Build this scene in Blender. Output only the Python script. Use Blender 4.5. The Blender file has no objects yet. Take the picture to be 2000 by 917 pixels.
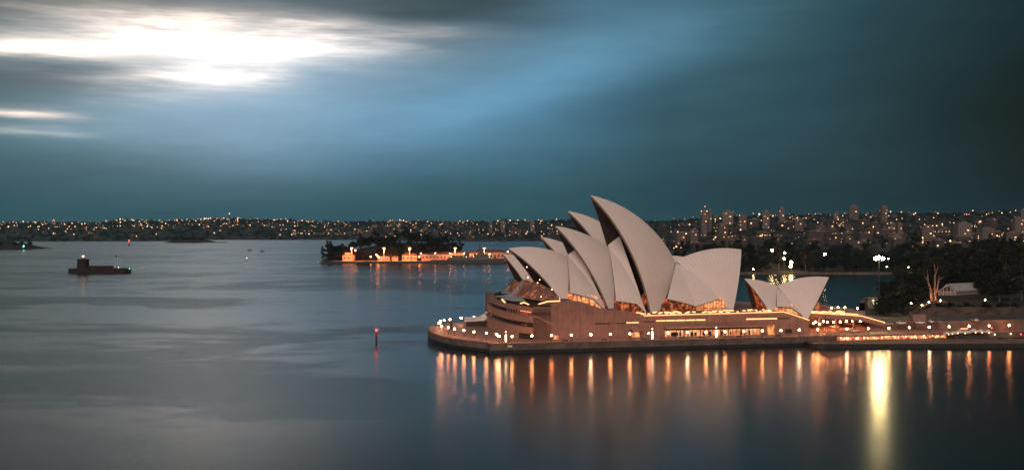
import bpy, bmesh, math, random
from mathutils import Vector, Matrix, noise as mnoise
R = math.radians
random.seed(7)
sc = bpy.context.scene
col = sc.collection

# ------------------------------------------------------------------ camera
EYE = 53.0
FPX = 2080.0
HOR = 440.0
cam = bpy.data.cameras.new("camera")
cam_o = bpy.data.objects.new("camera", cam)
col.objects.link(cam_o)
cam_o.location = (0, 0, EYE)
cam_o.rotation_euler = (R(90), 0, 0)
cam.sensor_width = 36
cam.lens = 36 * FPX / 2000
cam.shift_y = -(458.5 - HOR) / 2000
cam.clip_start = 1
cam.clip_end = 60000
sc.camera = cam_o
sc.view_settings.view_transform = 'Standard'
sc.view_settings.look = 'None'
sc.view_settings.exposure = 0
sc.view_settings.gamma = 1
sc.cycles.use_denoising = True
sc.cycles.max_bounces = 5
sc.cycles.diffuse_bounces = 2
sc.cycles.glossy_bounces = 3
sc.cycles.transparent_max_bounces = 6
sc.cycles.sample_clamp_indirect = 6
sc.cycles.use_light_tree = True
sc.cycles.pixel_filter_type = 'BLACKMAN_HARRIS'
sc.cycles.filter_width = 1.6
sc.cycles.caustics_reflective = False
sc.cycles.caustics_refractive = False

# ------------------------------------------------------------------ world: dusk sky with long-exposure cloud
world = bpy.data.worlds.new("World")
sc.world = world
world.use_nodes = True
nt = world.node_tree
nt.nodes.clear()

class NB:
    """small node-math builder"""
    def __init__(s, nt): s.nt = nt
    def n(s, t, **k):
        o = s.nt.nodes.new(t)
        for a, b in k.items(): setattr(o, a, b)
        return o
    def put(s, sock, v):
        if isinstance(v, bpy.types.NodeSocket): s.nt.links.new(v, sock)
        else: sock.default_value = v
    def m(s, op, a, b=0.0, c=None):
        o = s.n('ShaderNodeMath', operation=op)
        s.put(o.inputs[0], a); s.put(o.inputs[1], b)
        if c is not None: s.put(o.inputs[2], c)
        return o.outputs[0]
    def vm(s, op, a, b):
        o = s.n('ShaderNodeVectorMath', operation=op)
        s.put(o.inputs[0], a); s.put(o.inputs[1], b)
        return o.outputs[0]
    def vs(s, a, f):
        o = s.n('ShaderNodeVectorMath', operation='SCALE')
        s.put(o.inputs[0], a); s.put(o.inputs['Scale'], f)
        return o.outputs[0]
    def xyz(s, x, y, z):
        o = s.n('ShaderNodeCombineXYZ')
        for i, v in enumerate((x, y, z)): s.put(o.inputs[i], v)
        return o.outputs[0]
    def mix(s, f, a, b):
        o = s.n('ShaderNodeMix', data_type='RGBA')
        s.put(o.inputs['Factor'], f)
        s.put(o.inputs['A'], a if isinstance(a, bpy.types.NodeSocket) else (*a, 1))
        s.put(o.inputs['B'], b if isinstance(b, bpy.types.NodeSocket) else (*b, 1))
        return o.outputs['Result']
    def noise(s, vec, scale, detail=3, rough=.5):
        o = s.n('ShaderNodeTexNoise')
        s.put(o.inputs['Vector'], vec); o.inputs['Scale'].default_value = scale
        o.inputs['Detail'].default_value = detail; o.inputs['Roughness'].default_value = rough
        return o.outputs[0]
    def ramp(s, f, stops, interp='LINEAR'):
        o = s.n('ShaderNodeValToRGB'); s.put(o.inputs[0], f)
        e = o.color_ramp.elements; o.color_ramp.interpolation = interp
        while len(e) > 1: e.remove(e[0])
        e[0].position = stops[0][0]; e[0].color = (*stops[0][1], 1)
        for p, c in stops[1:]:
            x = e.new(p); x.color = (*c, 1)
        return o.outputs[0]
    def rng(s, v, a, b, c=0.0, d=1.0, smooth=True):
        o = s.n('ShaderNodeMapRange', interpolation_type='SMOOTHSTEP' if smooth else 'LINEAR')
        s.put(o.inputs[0], v)
        for i, x in enumerate((a, b, c, d)): o.inputs[i + 1].default_value = x
        return o.outputs[0]

SUN_EL, SUN_AZ = R(3), R(200)
nb = NB(nt)
tc = nb.n('ShaderNodeTexCoord')
sep = nb.n('ShaderNodeSeparateXYZ')
nt.links.new(tc.outputs['Generated'], sep.inputs[0])
DX, DY, DZ = sep.outputs
AZ = nb.m('MULTIPLY', nb.m('ARCTAN2', DX, DY), 180 / math.pi)            # degrees, 0 = straight ahead
EL = nb.m('MULTIPLY', nb.m('ARCSINE', DZ), 180 / math.pi)
def paz(px): return math.degrees(math.atan((px - 1000) / FPX))
def pel(px, py): return math.degrees(math.atan((HOR - py) / FPX * math.cos(math.atan((px - 1000) / FPX))))
# streaky warp of the coordinates (clouds drawn out sideways by the wind)
NV = nb.xyz(nb.m('MULTIPLY', AZ, .05), nb.m('MULTIPLY', EL, .42), 0.0)
w1 = nb.m('SUBTRACT', nb.noise(NV, 1.0, 4, .55), .5)
NV2 = nb.xyz(nb.m('MULTIPLY', AZ, .10), nb.m('MULTIPLY', EL, 1.1), 5.0)
w2 = nb.m('SUBTRACT', nb.noise(NV2, 1.0, 3, .5), .5)
ELW = nb.m('ADD', EL, nb.m('ADD', nb.m('MULTIPLY', w1, 2.6), nb.m('MULTIPLY', w2, .8)))
AZW = nb.m('ADD', AZ, nb.m('MULTIPLY', w1, 14.0))
def gauss(px, py, sx, sy, k=1.0, p=2.0, raw=False, slope=0.0):
    a0, e0 = paz(px), pel(px, py)
    da, de = sx / FPX * 57.3 * math.cos(math.radians(a0)) ** 2, sy / FPX * 57.3
    a = AZ if raw else AZW; e = EL if raw else ELW
    u = nb.m('DIVIDE', nb.m('SUBTRACT', a, a0), da)
    ee = nb.m('SUBTRACT', e, e0)
    if slope: ee = nb.m('SUBTRACT', ee, nb.m('MULTIPLY', nb.m('SUBTRACT', a, a0), slope))
    v = nb.m('DIVIDE', ee, de)
    q = nb.m('ADD', nb.m('POWER', nb.m('ABSOLUTE', u), p), nb.m('POWER', nb.m('ABSOLUTE', v), p))
    return nb.m('MULTIPLY', nb.m('EXPONENT', nb.m('MULTIPLY', q, -1.0)), k)
def addc(base, f, c): return nb.vm('ADD', base, nb.vs(c, f))
AZN = nb.rng(AZ, -30, 30, 0, 1, False)
def ap(px): return (paz(px) + 30) / 60
hor = nb.ramp(AZN, [(ap(-100), (.028, .085, .105)), (ap(500), (.030, .100, .130)), (ap(1000), (.030, .094, .120)), (ap(1300), (.020, .062, .080)),
                    (ap(1700), (.012, .036, .046)), (ap(2050), (.006, .014, .018))])
mid = nb.ramp(AZN, [(ap(-100), (.060, .150, .185)), (ap(300), (.09, .21, .29)), (ap(700), (.085, .215, .32)), (ap(1050), (.062, .17, .25)), (ap(1300), (.033, .092, .128)),
                    (ap(1600), (.020, .060, .078)), (ap(1850), (.008, .024, .030)), (ap(2050), (.003, .008, .010))])
top = nb.ramp(AZN, [(ap(-100), (.075, .115, .13)), (ap(400), (.10, .13, .145)), (ap(800), (.065, .105, .13)), (ap(1150), (.085, .20, .29)), (ap(1400), (.045, .115, .155)),
                    (ap(1700), (.018, .055, .070)), (ap(2050), (.006, .017, .021))])
sky = nb.mix(nb.rng(EL, .8, 5.5), hor, mid)
sky = nb.mix(nb.rng(EL, 6.0, 11.5), sky, top)
# soft blue glow round the breaks in the cloud
sky = addc(sky, gauss(400, 215, 340, 115, 1, 2, True), (.17, .19, .225))
sky = addc(sky, gauss(620, 120, 330, 90, 1, 2, True), (.09, .125, .16))
sky = addc(sky, gauss(1080, 150, 260, 55, 1, 2, False, .25), (.035, .085, .13))
sky = addc(sky, gauss(930, 210, 300, 60, 1, 2, False, .2), (.02, .05, .09))
sky = addc(sky, gauss(1250, 60, 220, 40, 1, 2, False, .12), (.02, .05, .07))
# grey cloud bands
def dark(sky, f, c): return nb.mix(f, sky, c)
sky = dark(sky, gauss(900, 0, 240, 50, .88, 2.0, False, -.06), (.038, .062, .072))
sky = dark(sky, gauss(60, 8, 330, 22, .75, 2), (.075, .095, .10))
sky = dark(sky, gauss(80, 150, 230, 36, .85, 2), (.10, .135, .15))
sky = dark(sky, gauss(60, 330, 260, 45, .35, 2), (.055, .10, .125))
# the bright breaks, torn into streaks by the wind
tear = nb.m('ADD', .50, nb.m('MULTIPLY', nb.rng(nb.noise(nb.xyz(nb.m('MULTIPLY', AZ, .085), nb.m('MULTIPLY', EL, .85), 3.0), 1.0, 6, .66), .34, .64), .9))
brk = nb.vs((.60, .485, .41), gauss(370, 78, 345, 50, 1, 2))
brk = addc(brk, gauss(420, 82, 205, 25, 1, 2), (1.35, 1.10, .91))
brk = addc(brk, gauss(620, 74, 120, 20, 1, 2, False, -.05), (.70, .56, .47))
brk = addc(brk, gauss(60, 90, 150, 12, 1, 2), (1.35, 1.04, .82))
brk = addc(brk, gauss(240, 46, 230, 15, 1, 2), (.30, .25, .21))
brk = addc(brk, gauss(460, 118, 75, 20, 1, 2), (.34, .27, .22))
brk = addc(brk, gauss(400, 150, 105, 15, 1, 2), (1.25, .98, .78))
brk = addc(brk, gauss(370, 165, 140, 24, 1, 2), (.40, .32, .27))
brk = addc(brk, gauss(90, 214, 85, 7.5, 1, 2.0), (1.5, 1.1, .82))
brk = addc(brk, gauss(95, 214, 120, 15, 1, 2.0), (.30, .21, .16))
brk = addc(brk, gauss(70, 252, 95, 11, 1, 2.0), (.24, .21, .18))
sky = nb.vm('ADD', sky, nb.vs(brk, tear))
# fine streak variation
fine = nb.m('ADD', .74, nb.m('MULTIPLY', nb.noise(nb.xyz(nb.m('MULTIPLY', nb.m('ADD', AZ, nb.m('MULTIPLY', EL, 1.5)), .11), nb.m('MULTIPLY', nb.m('SUBTRACT', EL, nb.m('MULTIPLY', AZ, .10)), .55), 9.0), 1.0, 5, .62), .52))
sky = nb.vs(sky, fine)
# overhead and behind the camera
OVER = (.030, .050, .062)
sky = nb.mix(nb.rng(EL, 12.0, 30.0), sky, OVER)
sky = nb.mix(nb.rng(nb.m('ABSOLUTE', AZ), 45, 110), sky, (.22, .165, .15))
sky = nb.mix(nb.rng(EL, -.5, -6), sky, (.01, .015, .018))
nish = nb.n('ShaderNodeTexSky', sky_type='NISHITA')
nish.sun_disc = False; nish.sun_elevation = SUN_EL; nish.sun_rotation = SUN_AZ
nish.altitude = 50; nish.air_density = 1; nish.dust_density = 2
bg1 = nb.n('ShaderNodeBackground'); nt.links.new(sky, bg1.inputs[0]); bg1.inputs[1].default_value = 1.0
bg2 = nb.n('ShaderNodeBackground'); nt.links.new(nish.outputs[0], bg2.inputs[0]); bg2.inputs[1].default_value = .003
ad = nb.n('ShaderNodeAddShader'); nt.links.new(bg1.outputs[0], ad.inputs[0]); nt.links.new(bg2.outputs[0], ad.inputs[1])
wo = nb.n('ShaderNodeOutputWorld'); nt.links.new(ad.outputs[0], wo.inputs[0])

# one faint wide "sun": the last warm glow of the western sky behind the camera
sun = bpy.data.lights.new("dusk_glow", 'SUN')
sun.energy = 1.5; sun.angle = R(35); sun.color = (1, .77, .68)
sun_o = bpy.data.objects.new("dusk_glow", sun); col.objects.link(sun_o)
sun_o.rotation_euler = (R(62), 0, R(-12))

# ------------------------------------------------------------------ helpers
TH = R(12)
U = Vector((-math.cos(TH), -math.sin(TH), 0))      # north along the big hall
WS = Vector((math.sin(TH), -math.cos(TH), 0))      # west, towards the harbour bridge
ORG = Vector((58.4, 507.5, 0))
C0 = Vector((0, 0, EYE))
def ray(px, py): return Vector(((px - 1000) / FPX, 1, -(py - HOR) / FPX))
def on_t(px, py, t):
    d = ray(px, py); return C0 + d * ((t - (C0 - ORG).dot(WS)) / d.dot(WS))
def on_z(px, py, z):
    d = ray(px, py); return C0 + d * ((z - EYE) / d.z)
def at(px, py, Y): return C0 + ray(px, py) * Y
def xat(px, Y): return (px - 1000) / FPX * Y
def L(s, t, z=0.0): return ORG + U * s + WS * t + Vector((0, 0, z))
def loc(P): return Vector(((P - ORG).dot(U), (P - ORG).dot(WS), P.z))
def mirror(P, ax=0.0):
    l = loc(P); return L(l.x, 2 * ax - l.y, l.z)

class MB:
    def __init__(s): s.v = []; s.f = []; s.m = []; s.uv = {}; s.smooth = False; s.mi = 0
    def add(s, vs, fs):
        o = len(s.v); s.v += [tuple(v) for v in vs]
        for f in fs: s.f.append([i + o for i in f]); s.m.append(s.mi)
        return s
    def poly(s, pts): return s.add(pts, [list(range(len(pts)))])
    def box(s, c, d, rz=0.0, taper=1.0):
        cx, cy, cz = c; x, y, z = d[0] / 2, d[1] / 2, d[2] / 2
        ca, sa = math.cos(rz), math.sin(rz); vs = []
        for k, f in ((-z, 1), (z, taper)):
            for a, b in ((-x, -y), (x, -y), (x, y), (-x, y)):
                a *= f; b *= f
                vs.append((cx + a * ca - b * sa, cy + a * sa + b * ca, cz + k))
        return s.add(vs, [(3, 2, 1, 0), (4, 5, 6, 7), (0, 1, 5, 4), (1, 2, 6, 5), (2, 3, 7, 6), (3, 0, 4, 7)])
    def prism(s, pts, z0, z1, cap=True):
        n = len(pts)
        vs = [(p[0], p[1], z0) for p in pts] + [(p[0], p[1], z1) for p in pts]
        fs = [(i, (i + 1) % n, n + (i + 1) % n, n + i) for i in range(n)]
        if cap: fs += [list(range(n))[::-1], list(range(n, 2 * n))]
        return s.add(vs, fs)
    def ext(s, pts, d):
        """extrude a 3-D polygon along vector d"""
        n = len(pts); d = Vector(d)
        vs = [Vector(p) for p in pts] + [Vector(p) + d for p in pts]
        return s.add(vs, [(i, (i + 1) % n, n + (i + 1) % n, n + i) for i in range(n)] + [list(range(n))[::-1], list(range(n, 2 * n))])
    def tube(s, a, b, r0, r1=None, n=8):
        a = Vector(a); b = Vector(b); r1 = r0 if r1 is None else r1
        z = (b - a).normalized(); x = z.orthogonal().normalized(); y = z.cross(x)
        vs = []
        for p, r in ((a, r0), (b, r1)):
            for i in range(n):
                q = 2 * math.pi * i / n; vs.append(p + (x * math.cos(q) + y * math.sin(q)) * r)
        return s.add(vs, [(i, (i + 1) % n, n + (i + 1) % n, n + i) for i in range(n)] + [list(range(n))[::-1], list(range(n, 2 * n))])
    def lathe(s, c, prof, n=16):
        vs = []; k = len(prof)
        for r, z in prof:
            for i in range(n):
                q = 2 * math.pi * i / n; vs.append((c[0] + r * math.cos(q), c[1] + r * math.sin(q), c[2] + z))
        fs = [(j * n + i, j * n + (i + 1) % n, (j + 1) * n + (i + 1) % n, (j + 1) * n + i) for j in range(k - 1) for i in range(n)]
        return s.add(vs, fs + [list(range(n))[::-1], list(range((k - 1) * n, k * n))])
    def ball(s, c, r, n=10, sq=1.0):
        prof = [(r * math.sin(math.pi * j / (n // 2 + 1)) + .001, -r * sq * math.cos(math.pi * j / (n // 2 + 1))) for j in range(n // 2 + 2)]
        return s.lathe(c, prof, n)
    def grid(s, rows):
        n = len(rows[0]); k = len(rows)
        vs = [v for r in rows for v in r]
        return s.add(vs, [(j * n + i, j * n + i + 1, (j + 1) * n + i + 1, (j + 1) * n + i) for j in range(k - 1) for i in range(n - 1)])
    def build(s, name, mats, parent=None, origin=None, uv=None):
        if not isinstance(mats, (list, tuple)): mats = [mats]
        o = Vector((0, 0, 0)) if origin is None else Vector(origin)
        if parent is not None and origin is None: o = Vector(root_of(parent).location)
        me = bpy.data.meshes.new(name)
        me.from_pydata([tuple(Vector(v) - o) for v in s.v], [], s.f)
        for m in mats: me.materials.append(m)
        if len(mats) > 1: me.polygons.foreach_set('material_index', s.m)
        if s.smooth: me.polygons.foreach_set('use_smooth', [True] * len(me.polygons))
        if uv is not None:
            l = me.uv_layers.new(name='UVMap')
            for lp in me.loops: l.data[lp.index].uv = uv[lp.vertex_index]
        me.update()
        ob = bpy.data.objects.new(name, me); col.objects.link(ob)
        if parent is not None: ob.parent = parent
        elif origin is not None: ob.location = o
        return ob
def root_of(o):
    while o.parent: o = o.parent
    return o
def tag(o, label, cat, group=None, kind=None):
    if label: o['label'] = label
    if cat: o['category'] = cat
    if group: o['group'] = group
    if kind: o['kind'] = kind
    return o
def struct(o): o['kind'] = 'structure'; return o
def empty(name, p, label, cat, group=None):
    o = bpy.data.objects.new(name, None); col.objects.link(o); o.location = p
    o.empty_display_size = .5
    return tag(o, label, cat, group)
KIDS = {}
def dup(root, p, rz=0.0, label=None, group=None, scale=1.0):
    if root not in KIDS: KIDS[root] = [(c, list(c.children)) for c in root.children]
    r = root.copy(); col.objects.link(r); r.location = p; r.rotation_euler = (0, 0, rz); r.scale = (scale,) * 3 if not isinstance(scale, tuple) else scale
    if label: r['label'] = label
    if group: r['group'] = group
    for ch, gs in KIDS[root]:
        c = ch.copy(); col.objects.link(c); c.parent = r
        for g in gs:
            d = g.copy(); col.objects.link(d); d.parent = c
    return r

# ------------------------------------------------------------------ materials
def mat(name, c, rough=.7, metal=0.0, var=.25, scale=.3, emit=None, es=0.0, sample=True, bump=0.0, spec=.5, c2=None):
    m = bpy.data.materials.new(name); m.use_nodes = True
    t = m.node_tree; b = NB(t); p = t.nodes['Principled BSDF']
    p.inputs['Roughness'].default_value = rough; p.inputs['Metallic'].default_value = metal
    p.inputs['Specular IOR Level'].default_value = spec
    if var:
        g = b.n('ShaderNodeNewGeometry').outputs['Position']
        f = b.noise(g, scale, 4, .6)
        dk = tuple(x * (1 - var) for x in c) if c2 is None else c2
        lt = tuple(min(1, x * (1 + var * .6)) for x in c)
        t.links.new(b.mix(b.rng(f, .35, .65), dk, lt), p.inputs['Base Color'])
        if bump:
            bn = b.n('ShaderNodeBump'); bn.inputs['Strength'].default_value = bump
            t.links.new(f, bn.inputs['Height']); t.links.new(bn.outputs[0], p.inputs['Normal'])
    else: p.inputs['Base Color'].default_value = (*c, 1)
    if emit:
        p.inputs['Emission Color'].default_value = (*emit, 1); p.inputs['Emission Strength'].default_value = es
        if not sample: m.cycles.emission_sampling = 'NONE'
    return m
def glow(name, c, s, sample=True):
    m = bpy.data.materials.new(name); m.use_nodes = True
    t = m.node_tree; t.nodes.clear()
    e = t.nodes.new('ShaderNodeEmission'); e.inputs[0].default_value = (*c, 1); e.inputs[1].default_value = s
    o = t.nodes.new('ShaderNodeOutputMaterial'); t.links.new(e.outputs[0], o.inputs[0])
    if not sample: m.cycles.emission_sampling = 'NONE'
    return m

def tile_mat():
    m = bpy.data.materials.new('cream_roof_tiles'); m.use_nodes = True
    t = m.node_tree; b = NB(t); p = t.nodes['Principled BSDF']
    uv = b.n('ShaderNodeUVMap').outputs[0]
    s = b.n('ShaderNodeSeparateXYZ'); t.links.new(uv, s.inputs[0])
    u, v = s.outputs[0], s.outputs[1]
    fu = b.m('FRACT', b.m('MULTIPLY', u, 16.0))
    rib = b.m('ABSOLUTE', b.m('SUBTRACT', fu, .5))                         # 0 centre of rib, .5 at seam
    seam = b.rng(rib, .455, .495, 0, 1)
    chev = b.m('FRACT', b.m('ADD', b.m('MULTIPLY', v, 24.0), b.m('MULTIPLY', rib, 1.6)))
    cs = b.rng(b.m('ABSOLUTE', b.m('SUBTRACT', chev, .5)), .43, .49, 0, 1)
    pid = b.m('ADD', b.m('FLOOR', b.m('MULTIPLY', u, 16.0)), b.m('MULTIPLY', b.m('FLOOR', b.m('ADD', b.m('MULTIPLY', v, 24.0), b.m('MULTIPLY', rib, 1.6))), 17.3))
    wn = b.n('ShaderNodeTexWhiteNoise', noise_dimensions='1D'); t.links.new(pid, wn.inputs['W'])
    g = b.n('ShaderNodeNewGeometry').outputs['Position']
    grime = b.noise(g, .09, 5, .65)
    base = b.mix(wn.outputs[0], (.755, .68, .62), (.79, .72, .655))
    base = b.mix(b.rng(grime, .35, .7, 0, .14), base, (.46, .42, .39))
    base = b.mix(b.m('MULTIPLY', seam, .55), base, (.30, .265, .245))
    base = b.mix(b.m('MULTIPLY', cs, .20), base, (.34, .30, .28))
    t.links.new(base, p.inputs['Base Color'])
    p.inputs['Roughness'].default_value = .42; p.inputs['Specular IOR Level'].default_value = .35
    return m
def granite_mat(name, c, joint, sx=1.6, sz=4.0):
    """reconstituted granite panels: vertical joints along the hall axis, one horizontal joint"""
    m = bpy.data.materials.new(name); m.use_nodes = True
    t = m.node_tree; b = NB(t); p = t.nodes['Principled BSDF']
    g = b.n('ShaderNodeNewGeometry').outputs['Position']
    s = b.n('ShaderNodeSeparateXYZ'); t.links.new(g, s.inputs[0])
    al = b.m('ADD', b.m('MULTIPLY', s.outputs[0], math.cos(TH)), b.m('MULTIPLY', s.outputs[1], math.sin(TH)))
    fu = b.m('ABSOLUTE', b.m('SUBTRACT', b.m('FRACT', b.m('DIVIDE', al, sx)), .5))
    fz = b.m('ABSOLUTE', b.m('SUBTRACT', b.m('FRACT', b.m('DIVIDE', s.outputs[2], sz)), .5))
    j = b.m('MAXIMUM', b.rng(fu, .46, .495), b.rng(fz, .485, .497))
    n = b.noise(g, .35, 5, .65)
    st = b.noise(b.xyz(b.m('MULTIPLY', al, .9), 0.0, b.m('MULTIPLY', s.outputs[2], .08)), 1.0, 4, .6)   # rain streaks
    base = b.mix(b.rng(n, .3, .7), tuple(x * .82 for x in c), tuple(x * 1.1 for x in c))
    base = b.mix(b.rng(st, .42, .66, 0, .6), base, tuple(x * .55 for x in c))
    base = b.mix(b.m('MULTIPLY', j, .8), base, joint)
    t.links.new(base, p.inputs['Base Color']); p.inputs['Roughness'].default_value = .75
    return m
def pane_mat(name, lo, hi, s, sc_=.8, thr=(.45, .7), dark=(.02, .015, .012)):
    """lit glazing: warm interior of uneven brightness seen through glass"""
    m = bpy.data.materials.new(name); m.use_nodes = True
    t = m.node_tree; b = NB(t); p = t.nodes['Principled BSDF']
    g = b.n('ShaderNodeNewGeometry').outputs['Position']
    n = b.noise(g, sc_, 4, .7)
    t.links.new(b.mix(b.rng(n, *thr), lo, hi), p.inputs['Emission Color'])
    p.inputs['Emission Strength'].default_value = s
    p.inputs['Base Color'].default_value = (*dark, 1); p.inputs['Roughness'].default_value = .15
    return m
M = {}
M['tile'] = tile_mat()
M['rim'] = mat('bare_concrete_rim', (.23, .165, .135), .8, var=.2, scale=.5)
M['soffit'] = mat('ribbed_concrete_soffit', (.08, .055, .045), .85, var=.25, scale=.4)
M['granite'] = granite_mat('pink_granite_wall', (.26, .150, .118), (.13, .08, .065))
M['terrace'] = mat('pink_granite_terrace', (.28, .165, .13), .75, var=.18, scale=.5)
M['deck'] = mat('granite_paving', (.30, .19, .15), .55, var=.22, scale=.6)
M['seawall'] = mat('seawall_concrete', (.135, .10, .083), .85, var=.35, scale=.25, bump=.2)
M['wet'] = mat('tidal_stain', (.022, .02, .018), .5, var=.4, scale=.6)
M['bronze'] = mat('dark_bronze', (.035, .026, .022), .45, metal=.5, var=.2)
M['louvre'] = mat('dark_louvre', (.045, .030, .025), .6, var=.3, scale=.5)
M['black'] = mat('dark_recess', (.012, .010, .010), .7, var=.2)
M['skirt'] = pane_mat('topaz_glass', (.09, .025, .014), (1, .26, .09), .8, .45, (.50, .74), (.10, .07, .06))  # own glow stands in for orange reflections and lamps behind the glass
M['skirt'].node_tree.nodes['Principled BSDF'].inputs['Roughness'].default_value = .12
M['foyer'] = pane_mat('lit_foyer_glass', (.10, .012, .006), (1, .22, .06), .85, .42, (.46, .66))
M['foyer_bright'] = pane_mat('bright_foyer_glass', (.35, .05, .018), (1, .40, .14), 1.35, .5, (.35, .6))
M['red'] = pane_mat('red_bar_glow', (.12, .004, .006), (.9, .03, .05), 1.0, .5, (.4, .6))
M['shop'] = pane_mat('lit_shop_window', (.55, .13, .04), (1, .48, .22), 1.15, .55, (.38, .62))
M['slit'] = glow('warm_slit_light', (1, .46, .17), 2.6)
M['led'] = glow('warm_strip_light', (1, .40, .15), 4.0)
M['white'] = mat('white_canvas', (.72, .68, .62), .7, var=.1)
M['steel'] = mat('dark_steel', (.05, .045, .045), .5, metal=.4, var=.15)
M['paleglass'] = mat('pale_canopy_glass', (.30, .36, .38), .15, var=.15)
M['globe'] = glow('warm_globe', (1, .34, .12), 160)
M['bulb0'] = glow('foyer_bulb', (1, .50, .25), 12); M['globe_pale'] = glow('pale_globe', (1, .52, .27), 210); M['globe_dim'] = glow('dim_red_globe', (1, .25, .09), 120)
M['pillar'] = glow('white_pillar_light', (1, .62, .34), 16)
M['flood'] = glow('sodium_flood', (1, .76, .34), 350)
M['road'] = mat('asphalt', (.05, .045, .045), .8, var=.3)
M['ramp'] = mat('painted_redlit_paving', (.30, .14, .09), .7, var=.3, scale=1.0)  # red light on the road is painted into this paving colour
M['grass'] = mat('park_grass', (.014, .017, .007), .9, var=.4, scale=.1)
M['bark'] = mat('bark', (.09, .065, .05), .9, var=.3, scale=1.0)
M['palebark'] = mat('pale_gum_bark', (.26, .17, .12), .8, var=.25, scale=.8)
M['rock'] = mat('sandstone', (.07, .048, .036), .9, var=.5, scale=.15, bump=.4)
def leaf_mat(name, c):
    m = bpy.data.materials.new(name); m.use_nodes = True
    t = m.node_tree; b = NB(t); p = t.nodes['Principled BSDF']
    oi = b.n('ShaderNodeObjectInfo').outputs['Random']
    g = b.n('ShaderNodeNewGeometry').outputs['Position']
    f = b.m('MULTIPLY', b.m('ADD', b.noise(g, .25, 3, .6), oi), .5)
    t.links.new(b.mix(f, tuple(x * .55 for x in c), tuple(x * 1.4 for x in c)), p.inputs['Base Color'])
    p.inputs['Roughness'].default_value = .75; p.inputs['Specular IOR Level'].default_value = .2
    return m
M['leaf'] = leaf_mat('dark_foliage', (.013, .013, .008))
M['leaf2'] = leaf_mat('gum_foliage', (.022, .020, .011))

# ------------------------------------------------------------------ water
def water():
    m = bpy.data.materials.new('harbour_water'); m.use_nodes = True
    t = m.node_tree; b = NB(t); p = t.nodes['Principled BSDF']
    g = b.n('ShaderNodeNewGeometry').outputs['Position']
    s = b.n('ShaderNodeSeparateXYZ'); t.links.new(g, s.inputs[0])
    # currents: long bands across the harbour, warped
    w1 = b.noise(b.xyz(b.m('MULTIPLY', s.outputs[0], .006), b.m('MULTIPLY', s.outputs[1], .009), 0.0), 1.0, 3, .55)
    w2 = b.noise(b.xyz(b.m('MULTIPLY', s.outputs[0], .006), b.m('MULTIPLY', s.outputs[1], .009), 8.0), 1.0, 3, .55)
    X = b.m('ADD', b.m('MULTIPLY', s.outputs[0], .0032), b.m('MULTIPLY', w1, 1.6)); Y = b.m('ADD', b.m('MULTIPLY', s.outputs[1], .0085), b.m('MULTIPLY', w2, 2.6))
    band = b.noise(b.xyz(X, Y, 2.0), 1.0, 4, .6)
    fine = b.noise(b.xyz(b.m('ADD', b.m('MULTIPLY', s.outputs[0], .016), b.m('MULTIPLY', w2, 5.0)), b.m('ADD', b.m('MULTIPLY', s.outputs[1], .035), b.m('MULTIPLY', w1, 6.0)), 4.0), 1.0, 5, .62)
    f = b.m('ADD', b.m('MULTIPLY', band, .7), b.m('MULTIPLY', fine, .3))
    # open harbour is wind-roughened, the cove in the lee of the point lies calm
    opn = b.m('MAXIMUM', b.m('MULTIPLY', b.rng(s.outputs[1], 190, 330), b.rng(s.outputs[0], 30, -80)), b.rng(s.outputs[1], 850, 1500))
    p.inputs['Roughness'].default_value = .205
    # unresolved ripples: a spread of facet slopes, stronger in the wind streaks
    rip = b.n('ShaderNodeTexNoise'); t.links.new(b.vs(g, 9.0), rip.inputs['Vector']); rip.inputs['Scale'].default_value = 1.0; rip.inputs['Detail'].default_value = 1.0
    amp = b.m('MULTIPLY', b.m('MULTIPLY', opn, b.rng(s.outputs[1], 300, 900, .45, 1.35)), b.rng(f, .45, .57, .08, 1.1))
    off = b.vm('MULTIPLY', b.vm('SUBTRACT', rip.outputs[1], (.5, .5, .5)), (1.0, 1.3, 0.0))
    nv = b.vm('ADD', b.vs(off, b.m('MULTIPLY', amp, .9)), (0.0, 0.0, 1.0))
    nn = b.n('ShaderNodeVectorMath', operation='NORMALIZE'); t.links.new(nv, nn.inputs[0]); t.links.new(nn.outputs[0], p.inputs['Normal'])
    t.links.new(b.mix(b.rng(f, .3, .7), (.003, .010, .013), (.010, .024, .030)), p.inputs['Base Color'])
    p.inputs['IOR'].default_value = 1.30
    mb = MB()
    xs = [-9000, -3000, -1200, -600, -300, 0, 300, 600, 1200, 3000, 9000]; ys = [-180, 0, 150, 300, 450, 700, 1000, 1500, 2500, 5000, 8400]
    mb.grid([[(x, y, 0) for x in xs] for y in ys])
    struct(mb.build('water', m))
water()

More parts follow.
